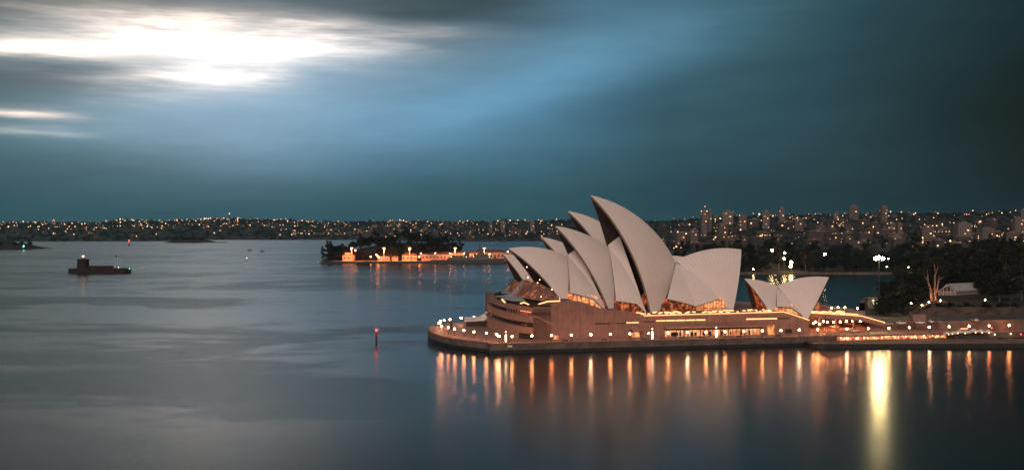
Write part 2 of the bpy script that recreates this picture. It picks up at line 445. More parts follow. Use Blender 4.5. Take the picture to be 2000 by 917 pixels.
# ------------------------------------------------------------------ land: broadwalk, forecourt, gardens, hills
SEA_T = 51.0
k0 = on_t(957, 671.5, SEA_T); k1 = on_t(1592, 657, SEA_T); k2 = on_t(2150, 640, SEA_T)
EDGE_N = [(-10.5, 447), (-17, 453), (-24, 460), (-31, 472), (-36.5, 486), (-39.6, 500), (-39.6, 512), (-36.5, 524), (-30, 534), (-20, 543), (-6, 552), (12, 563)]
east = [L(70, -45), L(58, -80), L(40, -92), L(-150, -95), L(-165, -70)]
BW = [(k0.x, k0.y), (k1.x, k1.y), (k2.x, k2.y), (340, 560)] + [(262, 640), (212, 640)] + [(p.x, p.y) for p in reversed(east)] + list(reversed(EDGE_N))
def ground():
    mb = MB(); mb.poly([(x, y, 3.9) for x, y in BW]); struct(mb.build('broadwalk_pavement', M['deck']))
    mb = MB(); mb.prism(BW, 1.3, 3.896, cap=False); mb.add([(x, y, 3.896) for x, y in BW], [])
    o = struct(mb.build('seawall_face', M['seawall']))
    mb = MB(); c = Vector((sum(p[0] for p in BW) / len(BW), sum(p[1] for p in BW) / len(BW)))
    mb.prism(BW, -3, 1.3, cap=False); struct(mb.build('seawall_tidal_band', M['wet']))
    # coping kerb, a low lip running round the edge
    mb = MB(); pts = [Vector((x, y, 0)) for x, y in ([BW[2], BW[1], BW[0]] + list(reversed(BW[-len(EDGE_N):])))]
    for a, b in zip(pts, pts[1:]):
        d = (b - a); n = Vector((d.y, -d.x, 0)).normalized()
        q = (a + b) / 2; mb.box((q.x, q.y, 4.02), (d.length + .3, .5, .30), math.atan2(d.y, d.x))
    struct(mb.build('edge_kerb', M['terrace']))
ground()

# lower concourse quay that juts out to the right
def quay():
    a = on_z(1592, 671, 1.9); Yq = 459.5
    P = [(a.x - 1.5, Yq + 2.2), (a.x + 1, Yq + .3), (a.x + 4, Yq), (330, Yq + 6), (330, 492), (a.x + 4, 474), (a.x - 2, 470)]
    mb = MB(); mb.prism(P, -3, 1.9); struct(mb.build('lower_concourse_quay', M['wet']))
    mb = MB(); mb.poly([(x, y, 1.905) for x, y in [(a.x, Yq + 2.6), (a.x + 4, Yq + .5), (329, Yq + 6.6), (329, 491), (a.x + 4, 472)]])
    struct(mb.build('lower_concourse_paving', M['seawall']))
quay()

# ------------------------------------------------------------------ the opera house
HOUSE = empty('opera_house', L(0, 0, 3.9), 'large harbour performance hall with cream sail-like tiled roofs on a pink granite podium', 'opera house')

def sph_center(A, B, D, rad, out):
    ab = B - A; adv = D - A; n = ab.cross(adv)
    cc = A + (n.cross(ab) * adv.length_squared + adv.cross(n) * ab.length_squared) / (2 * n.length_squared)
    h = rad * rad - (cc - A).length_squared
    n.normalize(); n *= math.sqrt(max(h, 0))
    c1, c2 = cc + n, cc - n
    return c1 if c1.dot(out) < c2.dot(out) else c2
def slerp(c, a, b, t):
    x = a - c; y = b - c; om = x.angle(y)
    if om < 1e-5: return a.copy()
    return c + (x * math.sin((1 - t) * om) + y * math.sin(t * om)) / math.sin(om)

def half_shell(P, Q, F, rad, ax, parent, name='roof_shell', nr=26, nf=20, th=1.1, flip=False):
    """P tip, Q low end of ridge (both on the axis plane t=ax), F foot; all world points"""
    p, q, f = loc(P), loc(Q), loc(F)
    for a in (p, q, f): a.y -= ax
    p.y = q.y = 0
    sgn = 1
    c = sph_center(p, q, f, rad, Vector((0, 1, .6)))
    cp = Vector((c.x, 0, c.z)); a = p - cp; b = q - cp
    an, bn = math.atan2(a.z, a.x), math.atan2(b.z, b.x); r = a.length
    ridge = [cp + Vector((r * math.cos(an + (bn - an) * i / nr), 0, r * math.sin(an + (bn - an) * i / nr))) for i in range(nr + 1)]
    def W(v, side): return L(v.x, ax + side * v.y, v.z)
    res = []
    for side in (1, -1):
        rows = []; rin = []; uv = []
        for i, rp in enumerate(ridge):
            ro = []; ri = []
            for j in range(nf + 1):
                v = slerp(c, f, rp, .02 + .98 * j / nf)
                vi = c + (v - c) * ((rad - th) / rad)
                if j == nf: vi.y = 0
                ro.append(W(v, side)); ri.append(W(vi, side)); uv.append((i / nr, j / nf))
            rows.append(ro if side == 1 else ro); rin.append(ri)
        mb = MB(); mb.smooth = True
        mb.grid(rows)
        if side == 1: mb.f = [x[::-1] for x in mb.f]
        o = mb.build(name, M['tile'], parent, uv=uv)
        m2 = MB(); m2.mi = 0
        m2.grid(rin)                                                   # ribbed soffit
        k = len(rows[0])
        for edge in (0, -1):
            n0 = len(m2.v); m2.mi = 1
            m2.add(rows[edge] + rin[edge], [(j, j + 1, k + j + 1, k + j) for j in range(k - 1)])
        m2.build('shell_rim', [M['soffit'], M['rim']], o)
        res.append(o)
    mouth = [slerp(c, f, p, .02 + .98 * j / nf) for j in range(nf + 1)]
    return dict(c=c, p=p, q=q, f=f, ax=ax, rad=rad, mouth=mouth, W=W)

def louvre_wall(S, setback, parent, v0=.25, name='louvre_wall', m='louvre'):
    """dark pleated wall closing the mouth of a shell"""
    m_ = S['mouth']; n = len(m_); sgn = 1 if S['p'].x > S['q'].x else -1
    mb = MB(); rows = []
    fins = 13
    j0 = int(v0 * (n - 1))
    for j in range(j0, n):
        v = m_[j]; row = []; c = S['c']
        sx = v.x - sgn * (setback + .9); q = S['rad'] ** 2 - (sx - c.x) ** 2 - (v.z - c.z) ** 2
        half = max(min(v.y - .9, c.y + math.sqrt(max(q, 0)) - 1.7), .02)
        for i in range(fins * 2 + 1):
            u = -1 + i / fins
            d = setback + (.9 if i % 2 else 0)
            row.append(L(v.x - sgn * d, S['ax'] + half * u, v.z - .8))
        rows.append(row)
    mb.grid(rows)
    return mb.build(name, M[m], parent)

def tri_shell(T, base, parent, ax, rad=75.2, name='side_shell', n=14, m='tile', mirror_too=True):
    """roof panel: fan from T over a run of base points, bulged on the same sphere"""
    t0 = loc(T); bs = [loc(b) for b in base]
    for a in [t0] + bs: a.y -= ax
    c = sph_center(t0, bs[0], bs[-1], rad, Vector((0, 1, .6)))
    def onS(v): return c + (v - c).normalized() * rad
    pts = []
    for a, b in zip(bs, bs[1:]):
        for i in range(n): pts.append(onS(a.lerp(b, i / n)))
    pts.append(onS(bs[-1]))
    k = 16
    for side in ((1, -1) if mirror_too else (1,)):
        rows = []; uv = []
        for i, b in enumerate(pts):
            row = []
            for j in range(k + 1):
                v = slerp(c, t0, b, .001 + .999 * j / k); row.append(L(v.x, ax + side * v.y, v.z)); uv.append((.55 * i / (len(pts) - 1), 1 - j / k))
            rows.append(row)
        mb = MB(); mb.smooth = True; mb.grid(rows)
        if side == -1: mb.f = [x[::-1] for x in mb.f]
        o = mb.build(name, M[m], parent, uv=uv)
        # underside and edge thickness
        m2 = MB(); inn = []
        for i, row in enumerate(rows):
            inn.append([p + (L(c.x, ax + side * c.y, c.z) - p).normalized() * .7 for p in row])
        m2.grid(inn)
        e0 = [r[-1] for r in rows]; e1 = [r[-1] for r in inn]; q = len(e0)
        m2.add(e0 + e1, [(j, j + 1, q + j + 1, q + j) for j in range(q - 1)])
        for rr, ii in ((rows[0], inn[0]), (rows[-1], inn[-1])):
            m2.add(rr + ii, [(j, j + 1, k + 1 + j + 1, k + 1 + j) for j in range(k)])
        m2.build('shell_rim', M['rim'], o)

def glass_panel(pts, t, parent, m='foyer', ax=0.0, bars=7, mirror_too=True, name='foyer_window'):
    W = [on_t(px, py, t) for px, py in pts]
    for side in ((1, -1) if mirror_too else (1,)):
        V = W if side == 1 else [mirror(p, ax) for p in W]
        mb = MB(); mb.poly(V if side == 1 else V[::-1]); o = mb.build(name, M[m], parent)
        # mullions, vertical fins just proud of the glass
        lo = min(loc(p).x for p in V); hi = max(loc(p).x for p in V); fb = MB()
        lp = [loc(p) for p in V]; tt = lp[0].y + .25 * side
        for i in range(1, bars):
            s_ = lo + (hi - lo) * i / bars; zs = []
            for a, b in zip(lp, lp[1:] + lp[:1]):
                if (a.x - s_) * (b.x - s_) < 0: zs.append(a.z + (b.z - a.z) * (s_ - a.x) / (b.x - a.x))
            if len(zs) >= 2: fb.tube(L(s_, tt, min(zs)), L(s_, tt, max(zs)), .13, n=4)
        zc = sum(p.z for p in lp) / len(lp); zz = []
        for a, b in zip(lp, lp[1:] + lp[:1]):
            if (a.z - zc) * (b.z - zc) < 0: zz.append(a.x + (b.x - a.x) * (zc - a.z) / (b.z - a.z))
        if len(zz) >= 2: fb.tube(L(min(zz), tt, zc), L(max(zz), tt, zc), .12, n=4)
        if fb.v: fb.build('window_mullions', M['bronze'], o)

# --- big hall roofs (nearest the camera)
A3 = half_shell(on_t(1153, 381, 0), on_t(1318, 509, 0), on_t(1274, 630, 22), 75.2, 0, HOUSE, nr=34)
A2 = half_shell(on_t(1085, 441, 0), on_t(1188, 482, 0), on_t(1197, 626, 20), 75.2, 0, HOUSE)
A1 = half_shell(on_t(993, 485, 0), on_t(1107, 500, 0), on_t(1106, 601, 18), 55, 0, HOUSE)
A4 = half_shell(on_t(1448, 487, 0), on_t(1320, 509, 0), on_t(1428, 624, 20), 75.2, 0, HOUSE)
louvre_wall(A3, 5.5, HOUSE, .2); louvre_wall(A2, 4.5, HOUSE, .25); louvre_wall(A1, 3.5, HOUSE, .05); louvre_wall(A4, 4, HOUSE, .1)
# inner shells seen through the mouths
half_shell(on_t(1127, 485, 0), on_t(1108, 498, 0), on_t(1193, 626, 18), 75.2, 0, HOUSE, 'inner_shell', nr=10, nf=12, th=.6)
half_shell(on_t(1210, 461, 0), on_t(1187, 479, 0), on_t(1269, 632, 20), 75.2, 0, HOUSE, 'inner_shell', nr=10, nf=12, th=.6)
tri_shell(on_t(1107, 499, 0), [on_t(1113, 571, 18.5), on_t(1162, 580, 19.5), on_t(1184, 607, 20)], HOUSE, 0)
tri_shell(on_t(1188, 481, 0), [on_t(1203, 587, 20), on_t(1245, 592, 21), on_t(1264, 613, 22)], HOUSE, 0)
tri_shell(on_t(1320, 512, 0), [on_t(1303, 583, 19.5), on_t(1330, 589, 20.5), on_t(1360, 598, 21)], HOUSE, 0)
tri_shell(on_t(1320, 512, 0), [on_t(1358, 598, 21), on_t(1382, 590, 20.5), on_t(1405, 583, 19)], HOUSE, 0)
glass_panel([(1111, 568), (1165, 578), (1184, 609), (1170, 607), (1131, 596), (1111, 594)], 17.6, HOUSE, 'foyer_bright', bars=9)
glass_panel([(1199, 584), (1247, 590), (1262, 616), (1230, 613), (1199, 611)], 18.8, HOUSE, 'foyer', bars=10)
glass_panel([(1276, 614), (1305, 579), (1360, 592), (1360, 614)], 18.2, HOUSE, 'foyer', bars=11)
glass_panel([(1357, 614), (1357, 593), (1406, 580), (1427, 606), (1427, 614)], 17.8, HOUSE, 'foyer_bright', bars=12)

# --- opera theatre roofs (behind, lower)
AXT = -52.0
T3 = half_shell(on_t(1109, 412, AXT), on_t(1248, 508, AXT), on_t(1215, 580, AXT + 17), 70, AXT, HOUSE)
T2 = half_shell(on_t(1056, 462, AXT), on_t(1135, 492, AXT), on_t(1140, 578, AXT + 15), 70, AXT, HOUSE)
T1 = half_shell(on_t(983, 497, AXT), on_t(1060, 512, AXT), on_t(1040, 577, AXT + 14), 60, AXT, HOUSE)
T4 = half_shell(on_t(1352, 505, AXT), on_t(1250, 508, AXT), on_t(1335, 590, AXT + 15), 75.2, AXT, HOUSE)
for s_ in (T3, T2, T4): louvre_wall(s_, 4, HOUSE, .2)
louvre_wall(T1, 2.5, HOUSE, .2)
tri_shell(on_t(1060, 512, AXT), [on_t(1062, 560, AXT + 14), on_t(1128, 584, AXT + 15)], HOUSE, AXT)
tri_shell(on_t(1135, 492, AXT), [on_t(1146, 570, AXT + 15), on_t(1203, 590, AXT + 17)], HOUSE, AXT)
tri_shell(on_t(1250, 511, AXT), [on_t(1238, 575, AXT + 15), on_t(1275, 590, AXT + 16)], HOUSE, AXT)
tri_shell(on_t(1250, 511, AXT), [on_t(1275, 590, AXT + 16), on_t(1318, 575, AXT + 15)], HOUSE, AXT)

# --- restaurant roofs (small pair at the right)
AXR = 20.0
R1 = half_shell(on_t(1454, 544, AXR), on_t(1517, 558, AXR), on_t(1511, 622, AXR + 10.5), 60, AXR, HOUSE, nr=16, nf=14, th=.7)
R2 = half_shell(on_t(1619, 541, AXR), on_t(1517, 558, AXR), on_t(1575, 628, AXR + 12), 75.2, AXR, HOUSE, nr=16, nf=14, th=.7)
tri_shell(on_t(1517, 560, AXR), [on_t(1517, 598, AXR + 9.5), on_t(1547, 598, AXR + 10), on_t(1566, 614, AXR + 11.5)], HOUSE, AXR)
glass_panel([(1518, 594), (1550, 594), (1567, 616), (1518, 604)], AXR + 8.6, HOUSE, 'foyer_bright', AXR, bars=6)
louvre_wall(R1, 1.8, HOUSE, .15, 'mouth_glass', 'foyer'); louvre_wall(R2, 2.5, HOUSE, .1, 'mouth_glass', 'skirt')

# --- bronze glass skirts and canopies at the north mouths
def skirt(ax, A, B, m='skirt'):
    A = [loc(on_t(x, y, ax + t)) for x, y, t in A]; B = [loc(on_t(x, y, ax + t)) for x, y, t in B]
    for a in A + B: a.y -= ax
    A = [Vector((a.x, -a.y, a.z)) for a in reversed(A)] + A
    B = [Vector((b.x, -b.y, b.z)) for b in reversed(B)] + B
    mb = MB(); rows = []; fins = MB(); k = 6
    for (a0, a1), (b0, b1) in zip(zip(A, A[1:]), zip(B, B[1:])):
        for i in range(k):
            a = a0.lerp(a1, i / k); b = b0.lerp(b1, i / k)
            rows.append([L(a.x, ax + a.y, a.z), L(b.x, ax + b.y, b.z)])
            n = Vector((.12, .08 if a.y > 0 else -.08, .10)); a2 = a + n; b2 = b + n
            fins.tube(L(a2.x, ax + a2.y, a2.z), L(b2.x, ax + b2.y, b2.z), .11, n=4)
    rows.append([L(A[-1].x, ax + A[-1].y, A[-1].z), L(B[-1].x, ax + B[-1].y, B[-1].z)])
    mb.grid(rows); o = mb.build('glass_skirt', M[m], HOUSE)
    fins.build('window_mullions', M['bronze'], o)
skirt(0, [(1027, 547, 4), (1050, 551, 10), (1070, 561, 14), (1094, 582, 17)], [(1009, 577, 7), (1030, 583, 14), (1062, 587, 19), (1096, 586, 18.5)])
skirt(AXT, [(1006, 546, 3), (1018, 552, 8), (1030, 562, 12)], [(991, 568, 5), (1005, 572, 12), (1030, 578, 14)])
def canopy(ax, pts, th=.5):
    P = [loc(on_t(x, y, ax + t)) for x, y, t in pts]
    for a in P: a.y -= ax
    ring = P + [Vector((a.x, -a.y, a.z)) for a in reversed(P) if abs(a.y) > .01]
    mb = MB(); mb.ext([L(a.x, ax + a.y, a.z) for a in ring], (0, 0, -th)); mb.build('canopy_glass', M['paleglass'], HOUSE)
canopy(0, [(1006, 574, 0), (977, 581, 6), (1000, 585, 13), (1026, 586, 17), (1018, 580, 12)])
canopy(AXT, [(1000, 562, 0), (978, 570, 5), (990, 572, 10), (1008, 572, 12)])
for x, y, t_ in ((1031, 541, 5), (1029, 521, 4), (1050, 552, 11), (1057, 579, 19), (1078, 565, 17), (1093, 583, 18.5), (1054, 546, 12)):
    mb = MB(); mb.ball(tuple(on_t(x, y, t_)), .2, 6); mb.build('foyer_lamp', M['bulb0'], HOUSE)
# warm light trough under the skirt
def trough(pts, m, r=.28, name='light_trough'):
    mb = MB()
    for a, b in zip(pts, pts[1:]): mb.tube(a, b, r, n=5)
    mb.build(name, M[m], HOUSE)
trough([on_t(x, y, 31) for x, y in ((1016, 592), (1024, 590), (1032, 594), (1044, 597), (1056, 592), (1070, 588), (1094, 587))], 'led', .22)
trough([on_t(x, y, 22) for x, y in ((980, 584), (983, 587), (987, 590))], 'slit', .35)

# --- podium
def sz(px, py, t=38.0): p = loc(on_t(px, py, t)); return (p.x, p.z)
top_px = [(1041, 600), (1072, 601), (1085, 598), (1097, 592), (1108, 588.5), (1131, 589), (1150, 595), (1177, 604), (1190, 607.5), (1207, 608), (1222, 608), (1240, 612), (1257, 616), (1340, 613.6), (1440, 611), (1530, 608.5), (1552, 615), (1580, 625)]
prof = [sz(*p) for p in top_px]
s_n, s_s = prof[0][0], prof[-1][0]
def podium():
    pf = prof + [(s_s, 3.9), (s_n, 3.9)]
    mb = MB(); mb.ext([L(s, 38, z) for s, z in pf], WS * -112)
    mb.build('podium', M['granite'], HOUSE)
    # parapet cap
    mb = MB()
    for (a, za), (b, zb) in zip(prof, prof[1:]):
        mb.ext([L(a, 38.12, za - .1), L(b, 38.12, zb - .1), L(b, 38.12, zb + .32), L(a, 38.12, za + .32)], WS * -.7)
    mb.build('parapet', M['terrace'], HOUSE)
podium()
def wall_rect(x0, y0, x1, y1, d0, d1, m, name, t=38.0, parent=None):
    pts = [on_t(x0, y0, t + d0), on_t(x1, y0, t + d0), on_t(x1, y1, t + d0), on_t(x0, y1, t + d0)]
    l = [loc(p) for p in pts]; z1 = (l[0].z + l[1].z) / 2; z0 = (l[2].z + l[3].z) / 2
    s0, s1 = l[0].x, l[1].x
    mb = MB(); mb.ext([L(s0, t + d0, z0), L(s1, t + d0, z0), L(s1, t + d0, z1), L(s0, t + d0, z1)], WS * (d1 - d0))
    return mb.build(name, M[m], parent or HOUSE)
for x0, x1, y0, y1, m in ((1161, 1192, 630, 632.4, 'black'), (1201, 1222, 629.6, 631.6, 'black'), (1223, 1247, 628.3, 630.2, 'slit'), (1256, 1278, 626.4, 628.6, 'black'),
                          (1457, 1517, 620.8, 623, 'slit'), (1518, 1541, 619.8, 622, 'black')):
    wall_rect(x0, y0, x1, y1, -.3, .06, m, 'slit_window')
for i in range(5): wall_rect(1281 + i * 19.5, 624.5 - i * .4, 1299 + i * 19.5, 626.7 - i * .4, -.3, .06, 'slit', 'slit_window')
# LED line along the parapet
mb = MB()
for (a, za), (b, zb) in zip(prof[12:], prof[13:]): mb.tube(L(a, 38.35, za + .05), L(b, 38.35, zb + .05), .13, n=5)
mb.build('parapet_light', M['led'], HOUSE)
mb = MB(); random.seed(3)
for i in range(64):
    q = random.uniform(.0, .80); a, b = prof[12], prof[15]
    s_ = a[0] + (b[0] - a[0]) * q * 1.2; z_ = a[1] + (b[1] - a[1]) * q * 1.2
    if s_ < b[0]: continue
    t_ = random.uniform(25, 36); mb.box(tuple(L(s_, t_, z_ + .35)), (random.uniform(.6, 1.6), .25, .3), TH)
mb.build('podium_step_lights', M['led'], HOUSE)
# shops along the base
o = wall_rect(1297, 641, 1486, 660.5, -.2, .10, 'shop', 'shop_window')
mb = MB()
for i in range(25):
    p = loc(on_t(1297 + i * 7.87, 650, 38.2)); w = .75 if i % 5 == 0 else (.45 if i % 5 in (1, 4) else .12)
    pz = 3.9; mb.box(tuple(L(p.x, 38.3, 3.9 + 2.1)), (w, .25, 4.2), TH)
mb.build('window_mullions', M['terrace'], o)
mb = MB(); random.seed(12)
for i in range(14):
    s_ = loc(on_t(1302 + random.random() * 178, 650, 38)).x
    mb.box(tuple(L(s_, 38.4, 4.9)), (random.uniform(.5, 1.5), .2, random.uniform(1.2, 2.2)), TH)
mb.build('window_display', M['black'], o)
a = loc(on_t(1295, 638, 38)); b = loc(on_t(1487, 633, 38)); zc = 9.1
mb = MB(); mb.ext([L(a.x, 38, zc), L(a.x, 42.6, zc - .7), L(a.x, 42.6, zc - 1.25), L(a.x, 38, zc - .9)], U * (b.x - a.x)); mb.build('shop_canopy', M['terrace'], HOUSE)
wall_rect(1297, 640, 1486, 642, .1, 2.0, 'black', 'canopy_painted_shade')  # solid black strip painted in as the shade under the canopy
o = wall_rect(1498, 634.5, 1513, 655, 0, .12, 'foyer_bright', 'door')
mb = MB(); pp = loc(on_t(1505.5, 645, 38.2))
for dx in (-1.7, 0, 1.7): mb.box(tuple(L(pp.x + dx, 38.2, 6.2)), (.14, .15, 4.4), TH)
for dz in (5.0, 6.3, 7.5): mb.box(tuple(L(pp.x, 38.2, dz)), (3.4, .15, .1), TH)
mb.build('door_frame', M['steel'], o)
o = wall_rect(1081, 654.5, 1090.5, 665, 0, .12, 'shop', 'door')
o2 = wall_rect(1232, 648, 1249, 657.5, 0, .12, 'shop', 'door')
mb = MB(); q0 = on_t(1229, 630, 38); q1 = on_t(1256, 645, 42); q2 = on_t(1230, 648, 42.5); q3 = on_t(1256, 648, 38)
mb.add([q0, q1, q2, q3], [(0, 1, 2), (0, 3, 1), (0, 2, 3), (1, 3, 2)]); mb.build('entrance_hood', M['terrace'], HOUSE)
# doors' dark louvre on the ground right
wall_rect(1533, 642, 1547, 650, 0, .08, 'black', 'vent')

# --- curved northern terraces
def north_curve(off=0.0, n=28):
    key = [(s_n, 38), (61.5, 34), (64.5, 26), (66.8, 14), (67.8, 0), (67.8, -14), (66.5, -30), (63, -48), (58, -60), (s_n - 6, -74)]
    pts = []
    for i in range(len(key) - 1):
        p0 = key[max(i - 1, 0)]; p1 = key[i]; p2 = key[i + 1]; p3 = key[min(i + 2, len(key) - 1)]
        for j in range(4):
            t = j / 4
            pts.append(tuple(.5 * ((2 * p1[k]) + (-p0[k] + p2[k]) * t + (2 * p0[k] - 5 * p1[k] + 4 * p2[k] - p3[k]) * t * t + (-p0[k] + 3 * p1[k] - 3 * p2[k] + p3[k]) * t ** 3) for k in (0, 1)))
    pts.append(key[-1])
    out = []
    for s, t in pts:
        out.append((s - off * max(0, min(1, (38 - t) / 8)), t))
    return out
def band(off, z0, z1, m, name, lip=0.0):
    c = north_curve(off); P = [L(s, t, z0) for s, t in c] + [L(s_n - 8, -74, z0), L(s_n - 8, 38, z0)]
    mb = MB(); mb.prism([(p.x, p.y) for p in P], z0, z1); return mb.build(name, M[m], HOUSE)
band(0, 3.9, 9.2, 'terrace', 'north_terrace_wall')
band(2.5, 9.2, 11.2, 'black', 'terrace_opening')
band(1.0, 11.2, 14.1, 'terrace', 'north_terrace_wall')
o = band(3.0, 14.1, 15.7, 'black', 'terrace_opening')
band(2.0, 15.7, 17.7, 'terrace', 'north_terrace_wall')
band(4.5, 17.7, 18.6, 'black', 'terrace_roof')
def curve_strip(off, i0, i1, z0, z1, m, name, d=.1):
    c = north_curve(off - d)[i0:i1 + 1]; mb = MB()
    mb.grid([[L(s, t, z0) for s, t in c], [L(s, t, z1) for s, t in c]])
    mb.build(name, M[m], HOUSE)
curve_strip(3.0, 1, 9, 14.25, 15.25, 'red', 'bar_window')
curve_strip(2.5, 4, 4 + 3, 9.6, 10.0, 'foyer', 'bar_window')
mb = MB()
for i, q in enumerate(north_curve(.8)[1:12]): mb.box(tuple(L(q[0], q[1], 14.9)), (.3, .3, 1.6), TH)
mb.build('terrace_column', M['terrace'], HOUSE)
mb = MB()
for i in range(9):
    p = on_t(1017 + i * 3.2, 606 + i * .55, 37.2 - i * .05); mb.box(tuple(p), (.45, .15, .22), TH)
mb.build('terrace_lights', M['slit'], HOUSE)
c = [q for q in north_curve(-.12)][0:7]
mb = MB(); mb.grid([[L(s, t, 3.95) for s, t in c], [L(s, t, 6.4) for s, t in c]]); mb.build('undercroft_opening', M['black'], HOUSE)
# diagonal stair parapet on the wall
a = on_t(1042, 614, 38); b = on_t(1087, 634, 38)
mb = MB(); mb.ext([a, b, b - Vector((0, 0, .7)), a - Vector((0, 0, .7))], WS * .35); mb.build('stair_parapet', M['terrace'], HOUSE)

# --- southern ramp deck above the vehicle concourse
def south_deck():
    T0 = 24.0
    pr = [loc(on_t(x, y, T0)) for x, y in ((1560, 613), (1643, 617.5), (1683, 620.5), (1752, 640))]
    pts = [L(p.x, T0, p.z) for p in pr] + [L(p.x, T0, p.z - 1.3) for p in reversed(pr)]
    mb = MB(); mb.ext(pts, WS * -95); mb.build('monumental_steps', M['deck'], HOUSE)
    mb = MB()
    for a, b in zip(pr, pr[1:]):
        mb.ext([L(a.x, T0 + .1, a.z - .9), L(b.x, T0 + .1, b.z - .9), L(b.x, T0 + .1, b.z + .9), L(a.x, T0 + .1, a.z + .9)], WS * -.5)
    mb.build('parapet', M['terrace'], HOUSE)
    trough([L(p.x, T0 + .25, p.z + 1.0) for p in pr], 'led', .14, 'parapet_light')
    trough([L(p.x, T0 - 3.0, p.z + 1.5) for p in pr[:3]], 'led', .16, 'parapet_light')
    mb = MB(); l = loc(on_t(1582, 640, 20))
    mb.ext([L(s_s, 4, 3.9), L(s_s - 85, 4, 3.9), L(s_s - 85, 4, 4.6), L(s_s - 45, 4, 9), L(s_s, 4, 9)], WS * -1); mb.build('concourse_wall', M['rim'], HOUSE)
    mb = MB()
    for i in range(5):
        mb.tube(L(s_s - 5 - i * 9, T0 - 3, 3.9), L(s_s - 5 - i * 9, T0 - 3, 10.5 - (i > 2) * 1.5 * (i - 2)), .45, n=8)
    mb.build('concourse_column', M['terrace'], HOUSE)
    mb = MB(); P = [L(s_s, 37, 3.905), L(s_s - 75, 37, 3.905), L(s_s - 75, 4, 3.905), L(s_s, 4, 3.905)]
    mb.poly([P[0], P[1], P[2], P[3]][::-1]); struct(mb.build('vehicle_ramp_paving', M['ramp']))
    # inner lower ramp edge
    a = loc(on_t(1650, 629, 14)); b = loc(on_t(1712, 640, 14))
    mb = MB(); mb.ext([L(a.x, 14, a.z), L(b.x, 14, b.z), L(b.x, 14, b.z - .8), L(a.x, 14, a.z - .8)], WS * -4); mb.build('ramp_kerb', M['terrace'], HOUSE)
    mb = MB()
    for x, y in ((1608, 627), (1616, 628.5), (1628, 628), (1641, 628), (1653, 627), (1665, 626.5), (1680, 626.5)):
        mb = MB(); p = on_t(x, y, 20); mb.ball(tuple(p), .36, 8); mb.build('soffit_lamp', M['globe'], HOUSE)
    # upper terrace edge behind, lit
    mb = MB(); a = loc(on_t(1590, 604, -5)); b = loc(on_t(1668, 603, -5))
    mb.ext([L(a.x, -5, a.z), L(b.x, -5, b.z), L(b.x, -5, b.z - 2.5), L(a.x, -5, a.z - 4)], WS * -60); mb.build('upper_terrace', M['deck'], HOUSE)
    random.seed(5); mb = MB()
    for i in range(52):
        p = on_t(1583 + random.random() * 66, 606.5 + random.random() * 8.0, 8); mb.box(tuple(p), (random.uniform(.5, 2.2), .2, .3), TH)
    mb.build('step_lights', M['led'], HOUSE)
    # restaurant glazing that slopes down behind the little roof
    mb = MB(); a = on_t(1594, 585, AXR - 4); b = on_t(1620, 603, AXR - 4); c_ = on_t(1586, 606, AXR - 4)
    mb.ext([a, b, c_], WS * -12); mb.build('restaurant_glass', M['skirt'], HOUSE)
south_deck()

# ------------------------------------------------------------------ things on the broadwalk
def plab(px):  # an easily found neighbour for a lamp, by where it stands along the quay
    if px < 955: return 'on the rounded northern promenade'
    if px < 1080: return 'below the curved north terraces'
    if px < 1290: return 'before the plain granite wall of the opera house'
    if px < 1495: return 'before the lit shop windows'
    if px < 1590: return 'before the southern end of the podium wall'
    if px < 1760: return 'beside the covered vehicle ramp'
    return 'above the waterside bar, before the long retaining wall'
ORD = ['first', 'second', 'third', 'fourth', 'fifth', 'sixth', 'seventh', 'eighth', 'ninth', 'tenth', 'eleventh', 'twelfth', 'thirteenth', 'fourteenth']
def make_lamp(p, label):
    t = empty('street_lamp', p, label, 'street lamp', 'globe lamps along the broadwalk')
    z = Vector((0, 0, 1)); p = Vector(p)
    mb = MB(); mb.lathe(p, [(.22, 0), (.22, .25), (.09, .4), (.07, 2.45), (.16, 2.5)], 8); mb.build('lamp_post', M['steel'], t)
    mb = MB(); mb.smooth = True; mb.ball(p + z * 2.9, .34, 12); mb.build('globe', M['globe'], t)
    mb = MB(); mb.lathe(p + z * 2.46, [(.12, 0), (.30, .06), (.28, .12), (.1, .14)], 10); mb.build('globe_collar', M['steel'], t)
    return t
spots = []
for px in (1000, 1039, 1077, 1116, 1154, 1192, 1230, 1267, 1305, 1343, 1379, 1416, 1453, 1489, 1525, 1561, 1597, 1654, 1696, 1736, 1776, 1815, 1854, 1893, 1932, 1971):
    p = on_t(px, 650, 49.4); spots.append((px, (p.x, p.y, 3.9)))
for px, py in ((857.6, 630.7), (860, 627), (867.4, 625), (879, 623), (900.5, 620.5), (926, 618), (862.5, 636.6), (875.6, 639), (888, 642), (906, 644.6), (925.7, 647.5), (950, 649.6), (970, 652.5), (974.6, 656)):
    p = on_z(px, py, 6.8); spots.append((px, (p.x, p.y, 3.9)))
spots.sort(key=lambda q: (plab(q[0]), q[0]))
LAMP = None; cnt = {}
for px, p in spots:
    z = plab(px); k = cnt.get(z, 0); cnt[z] = k + 1
    lab = '%s white globe lamp from the left %s' % (ORD[k], z)
    if LAMP is None: LAMP = make_lamp(p, lab)
    else:
        o = dup(LAMP, p, 0, lab)
        if k % 3 == 1:
            for c in o.children:
                if c.name.startswith('globe.') or c.name == 'globe':
                    c.data = c.data.copy(); c.data.materials[0] = M['globe_pale'] if k % 2 else M['globe_dim']
